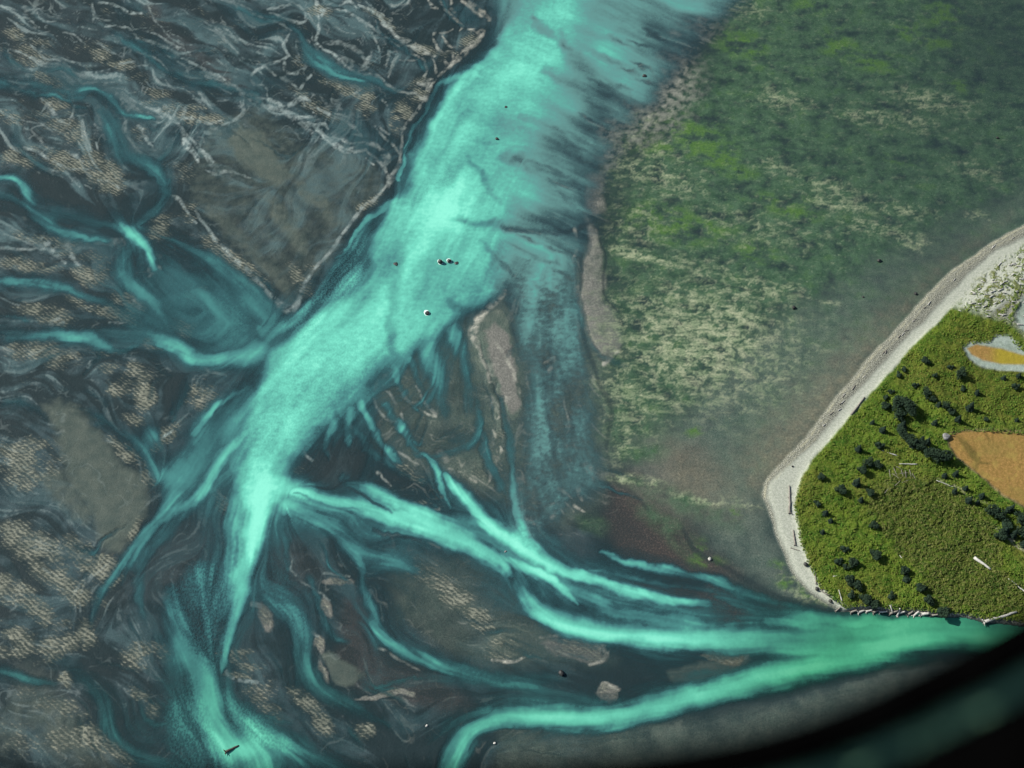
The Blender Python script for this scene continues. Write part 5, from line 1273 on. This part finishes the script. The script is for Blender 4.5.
rock(440.5, 262.5, 1.5, 'black boulder with white foam, left of the pair in the turquoise river', water=True, flat=1.1, foam=True)
rock(449.5, 261.5, 1.4, 'black boulder with white foam, right of the pair in the turquoise river', water=True, foam=True)
rock(456.5, 263, 1.2, 'low dark rock trailing just right of the foaming boulder pair', water=True, flat=.25)
rock(427, 313.5, 1.5, 'lone black boulder in the pale turquoise below the pair', water=True, flat=.6, foam=True)
rock(396, 264, 1.5, 'sunken dark rock at the left side of the turquoise channel', water=True, flat=.2)
rock(497, 139, 1.1, 'small black rock high up in the turquoise channel', water=True, flat=.6)
rock(506, 107, 1.1, 'tiny dark rock farthest up the turquoise channel', water=True, flat=.25)
rock(644, 76.5, 1.6, 'black rock ringed by pale sand beside the far channel', flat=.6)
rock(879, 261, 1.3, 'black rock with pale top alone on the mud above the beach')
rock(793.5, 308, 1.2, 'black rock alone on the grey green mud')
rock(915.5, 294, 1.0, 'dark rock on the mud close to the beach strand line')
rock(863, 297, .7, 'tiny dark stone between the two black rocks on the mud')
rock(997, 138, .9, 'small dark stone on the dark green marsh at far right')
rock(709.5, 559, .95, 'white stone on the bright green algae patch', M_drift)
rock(561.5, 673.5, 1.4, 'black boulder with pale crust on the dark southern flat', flat=.9)
rock(426.5, 726, .65, 'white stone on the dark flat near the southern channel', M_drift)
rock(494.5, 743, .6, 'small white stone at the bottom flat below the channel', M_drift)
rock(505.5, 552, .0001 + .8, 'small pale stone at the tip of the eastern strand', M_rock2)
rock(818, 564.5, 1.3, 'large black stone on the lower beach', flat=.8) if False else rock(806, 564.5, 1.2, 'large black stone on the white beach near the grass', flat=.8)
rock(817, 589, 1.1, 'black stone on the narrow beach strip', flat=.8)
rock(830.5, 601.5, 1.0, 'black stone near the tip of the beach', flat=.7)
rock(792.5, 466.5, .6, 'tiny black stone alone on the wide white beach', flat=.8)
rock(945.5, 437, 2.1, 'pale grey boulder at the western corner of the golden field', M_rock2, flat=.8)
log(226, 752, 239, 746, .55, 'dark twisted snag at the foot of the southern arm', M_bark, branch=True, water=True, lift=.1)

# ---- grass tufts on the spit
def tufts(name, n, mask, hmin, hmax, m, label, seed):
    r = np.random.default_rng(seed)
    pts = []
    ii, jj = np.nonzero(mask > .5)
    w = np.ones(len(ii))
    pick = r.integers(0, len(ii), n)
    uu = us[jj[pick]] + r.random(n) - .5; vv = vs[ii[pick]] + r.random(n) - .5
    z = Z[ii[pick], jj[pick]]
    x, y = ground(uu, vv, z)
    h = r.uniform(hmin, hmax, n); rad = h * .55
    a = r.random(n) * 6.28
    co = np.zeros((n, 5, 3)); 
    for k in range(4):
        th_ = a + k * math.pi / 2
        co[:, k, 0] = x + np.cos(th_) * rad; co[:, k, 1] = y + np.sin(th_) * rad; co[:, k, 2] = z - .1
    co[:, 4, 0] = x + r.normal(0, .25, n) * h; co[:, 4, 1] = y + r.normal(0, .25, n) * h; co[:, 4, 2] = z + h
    b = np.arange(n, dtype=np.int32)[:, None] * 5
    tri = np.concatenate([np.stack([b[:, 0] + k, b[:, 0] + (k + 1) % 4, b[:, 0] + 4], -1)[:, None] for k in range(4)], 1).reshape(-1, 3).astype(np.int32)
    me = bpy.data.meshes.new(name)
    me.vertices.add(n * 5); me.vertices.foreach_set('co', co.astype(f4).ravel())
    me.loops.add(tri.size); me.loops.foreach_set('vertex_index', tri.ravel())
    me.polygons.add(len(tri)); me.polygons.foreach_set('loop_start', np.arange(0, tri.size, 3, dtype=np.int32))
    me.update(calc_edges=True)
    o = obj(name, me, m)
    tag(o, label, 'grass', kind='stuff')


def mat_tuft(name, cols, scale):
    t = NT(name)
    pos = t.new('ShaderNodeNewGeometry').outputs['Position']
    med = t.noise(t.new('ShaderNodeMapping', {'Vector': pos, 'Scale': (.16, .16, 0)}).outputs[0], 1, 4, .6)
    fin = t.noise(t.new('ShaderNodeMapping', {'Vector': pos, 'Scale': (scale, scale, 0)}).outputs[0], 1, 2, .6)
    c = t.mix(t.map(med, .3, .7), cols[0], cols[1]); c = t.mix(t.map(fin, .42, .68), c, cols[2])
    return t.finish(Base_Color=c, Roughness=.85, Specular_IOR_Level=.15)


inb = (U > 770) & (U < 1060) & (V > 230)
green = turf * (1 - np.clip(gold + pw, 0, 1)) * (dryz <= .35) * inb * (1 - tw)
tufts('marsh_grass', 34000, green, .25, .75, mat_tuft('grass_blades', ((.024, .074, .005), (.084, .128, .012), (.135, .155, .030)), .9), 'bright green and yellowish grass covering the spit', 3)
tufts('tussock_grass', 22000, turf * (dryz > .35) * inb * (1 - tw) * (1 - gold), .35, .85, mat_tuft('dry_blades', ((.024, .052, .006), (.066, .086, .012), (.120, .126, .036)), .8), 'brown and straw coloured tussock grass on the middle of the spit', 4)

# ================================================================== aircraft window (the photograph is taken through it)
fwd = Vector((0, CP, -SP)); up = Vector((0, SP, CP)); right = Vector((1, 0, 0))
cam_loc = Vector((0, -Y_OFF, CAM_H))
D = 0.26
k_ = D / FPX
RIM = [(-412, 390), (-212, 391), (-12, 382), (128, 369), (228, 353), (300, 333), (360, 309), (420, 280), (480, 249), (540, 214), (610, 165), (680, 100), (724, 0), (740, -160), (724, -400), (640, -600), (400, -710), (0, -740), (-480, -716), (-680, -600), (-760, -300), (-764, 0), (-724, 220), (-640, 330), (-540, 378)]
RC = catmull([(a, b, 1, 1) for a, b in RIM + [RIM[0]]], 14)[:-1, :2]
RC = RC - np.array([0, 0])
tang = np.roll(RC, -1, 0) - np.roll(RC, 1, 0); nrm_ = np.stack([-tang[:, 1], tang[:, 0]], -1); nrm_ /= np.linalg.norm(nrm_, axis=1)[:, None]
if ((RC + nrm_ * 10) ** 2).sum() < (RC ** 2).sum(): nrm_ = -nrm_


def ring(name, profile, m, parent):
    """sweep a closed profile of (outward px, depth m) round the window opening"""
    V_, F_ = [], []
    n, k = len(RC), len(profile)
    for i in range(n):
        for off, dep in profile:
            q = RC[i] + nrm_[i] * off
            V_.append(right * (q[0] * k_) - up * (q[1] * k_) + fwd * dep)
    for i in range(n):
        i2 = (i + 1) % n
        for j in range(k):
            j2 = (j + 1) % k
            F_.append((i * k + j, i * k + j2, i2 * k + j2, i2 * k + j))
    return obj(name, mesh_from(name, V_, F_, True), m, parent)


M_rubber = simple('black_rubber', (.0006, .0006, .0006), (.001, .001, .001), 40, .95, 0.0)
M_reflection = simple('painted_green_reflection', (.085, .185, .105), (.105, .220, .125), 20, .6, .2)  # green reflection of the view in the bezel, painted as base colour
we = bpy.data.objects.new('aircraft_window', None); C.objects.link(we); we.location = cam_loc; we.empty_display_size = .05
tag(we, 'black rounded aircraft window rim, blurred in the lower right corner', 'window')
ring('seal', [(0, D), (10, D + .008), (40, D + .010), (42, D - .002), (30, D - .006), (8, D - .004)], M_rubber, we)
ring('reflection_ring', [(48, D - .001), (62, D - .004), (62, D + .006), (48, D + .008)], M_reflection, we)  # ring added to carry the painted reflection band
ring('frame', [(66, D - .006), (420, D - .012), (420, D + .03), (74, D + .02)], M_rubber, we)

# ================================================================== light, sky, camera
sun_dir = Vector((.92, -.36, -.72)).normalized()     # the way the light travels
el = math.asin(-sun_dir.z); az = math.atan2(-sun_dir.x, -sun_dir.y)
L = bpy.data.lights.new('sun', 'SUN'); L.energy = 4.7; L.angle = math.radians(.5); L.color = (1, .965, .90)
lo = bpy.data.objects.new('sun', L); C.objects.link(lo); lo.rotation_euler = sun_dir.to_track_quat('-Z', 'Y').to_euler(); lo.location = (-200, 100, 300)
w = bpy.data.worlds.new('World'); bpy.context.scene.world = w; w.use_nodes = True
nt = w.node_tree; nt.nodes.clear()
sky = nt.nodes.new('ShaderNodeTexSky'); sky.sky_type = 'NISHITA'; sky.sun_disc = False; sky.sun_elevation = el; sky.sun_rotation = az
bg = nt.nodes.new('ShaderNodeBackground'); bg.inputs[1].default_value = .07
wo = nt.nodes.new('ShaderNodeOutputWorld'); nt.links.new(sky.outputs[0], bg.inputs[0]); nt.links.new(bg.outputs[0], wo.inputs[0])

cam = bpy.data.cameras.new('camera'); co = bpy.data.objects.new('camera', cam); C.objects.link(co)
co.location = cam_loc; co.rotation_euler = (math.pi / 2 - PITCH, 0, 0)
cam.sensor_width = 36; cam.angle = FOV; cam.clip_start = .02; cam.clip_end = 60000
cam.dof.use_dof = True; cam.dof.focus_distance = 560; cam.dof.aperture_fstop = 3.9
sc = bpy.context.scene; sc.camera = co
sc.view_settings.view_transform = 'Standard'; sc.view_settings.look = 'None'; sc.view_settings.gamma = 1; sc.view_settings.exposure = .86
sc.render.engine = 'CYCLES'
sc.cycles.max_bounces = 5; sc.cycles.diffuse_bounces = 2; sc.cycles.glossy_bounces = 2; sc.cycles.transparent_max_bounces = 6
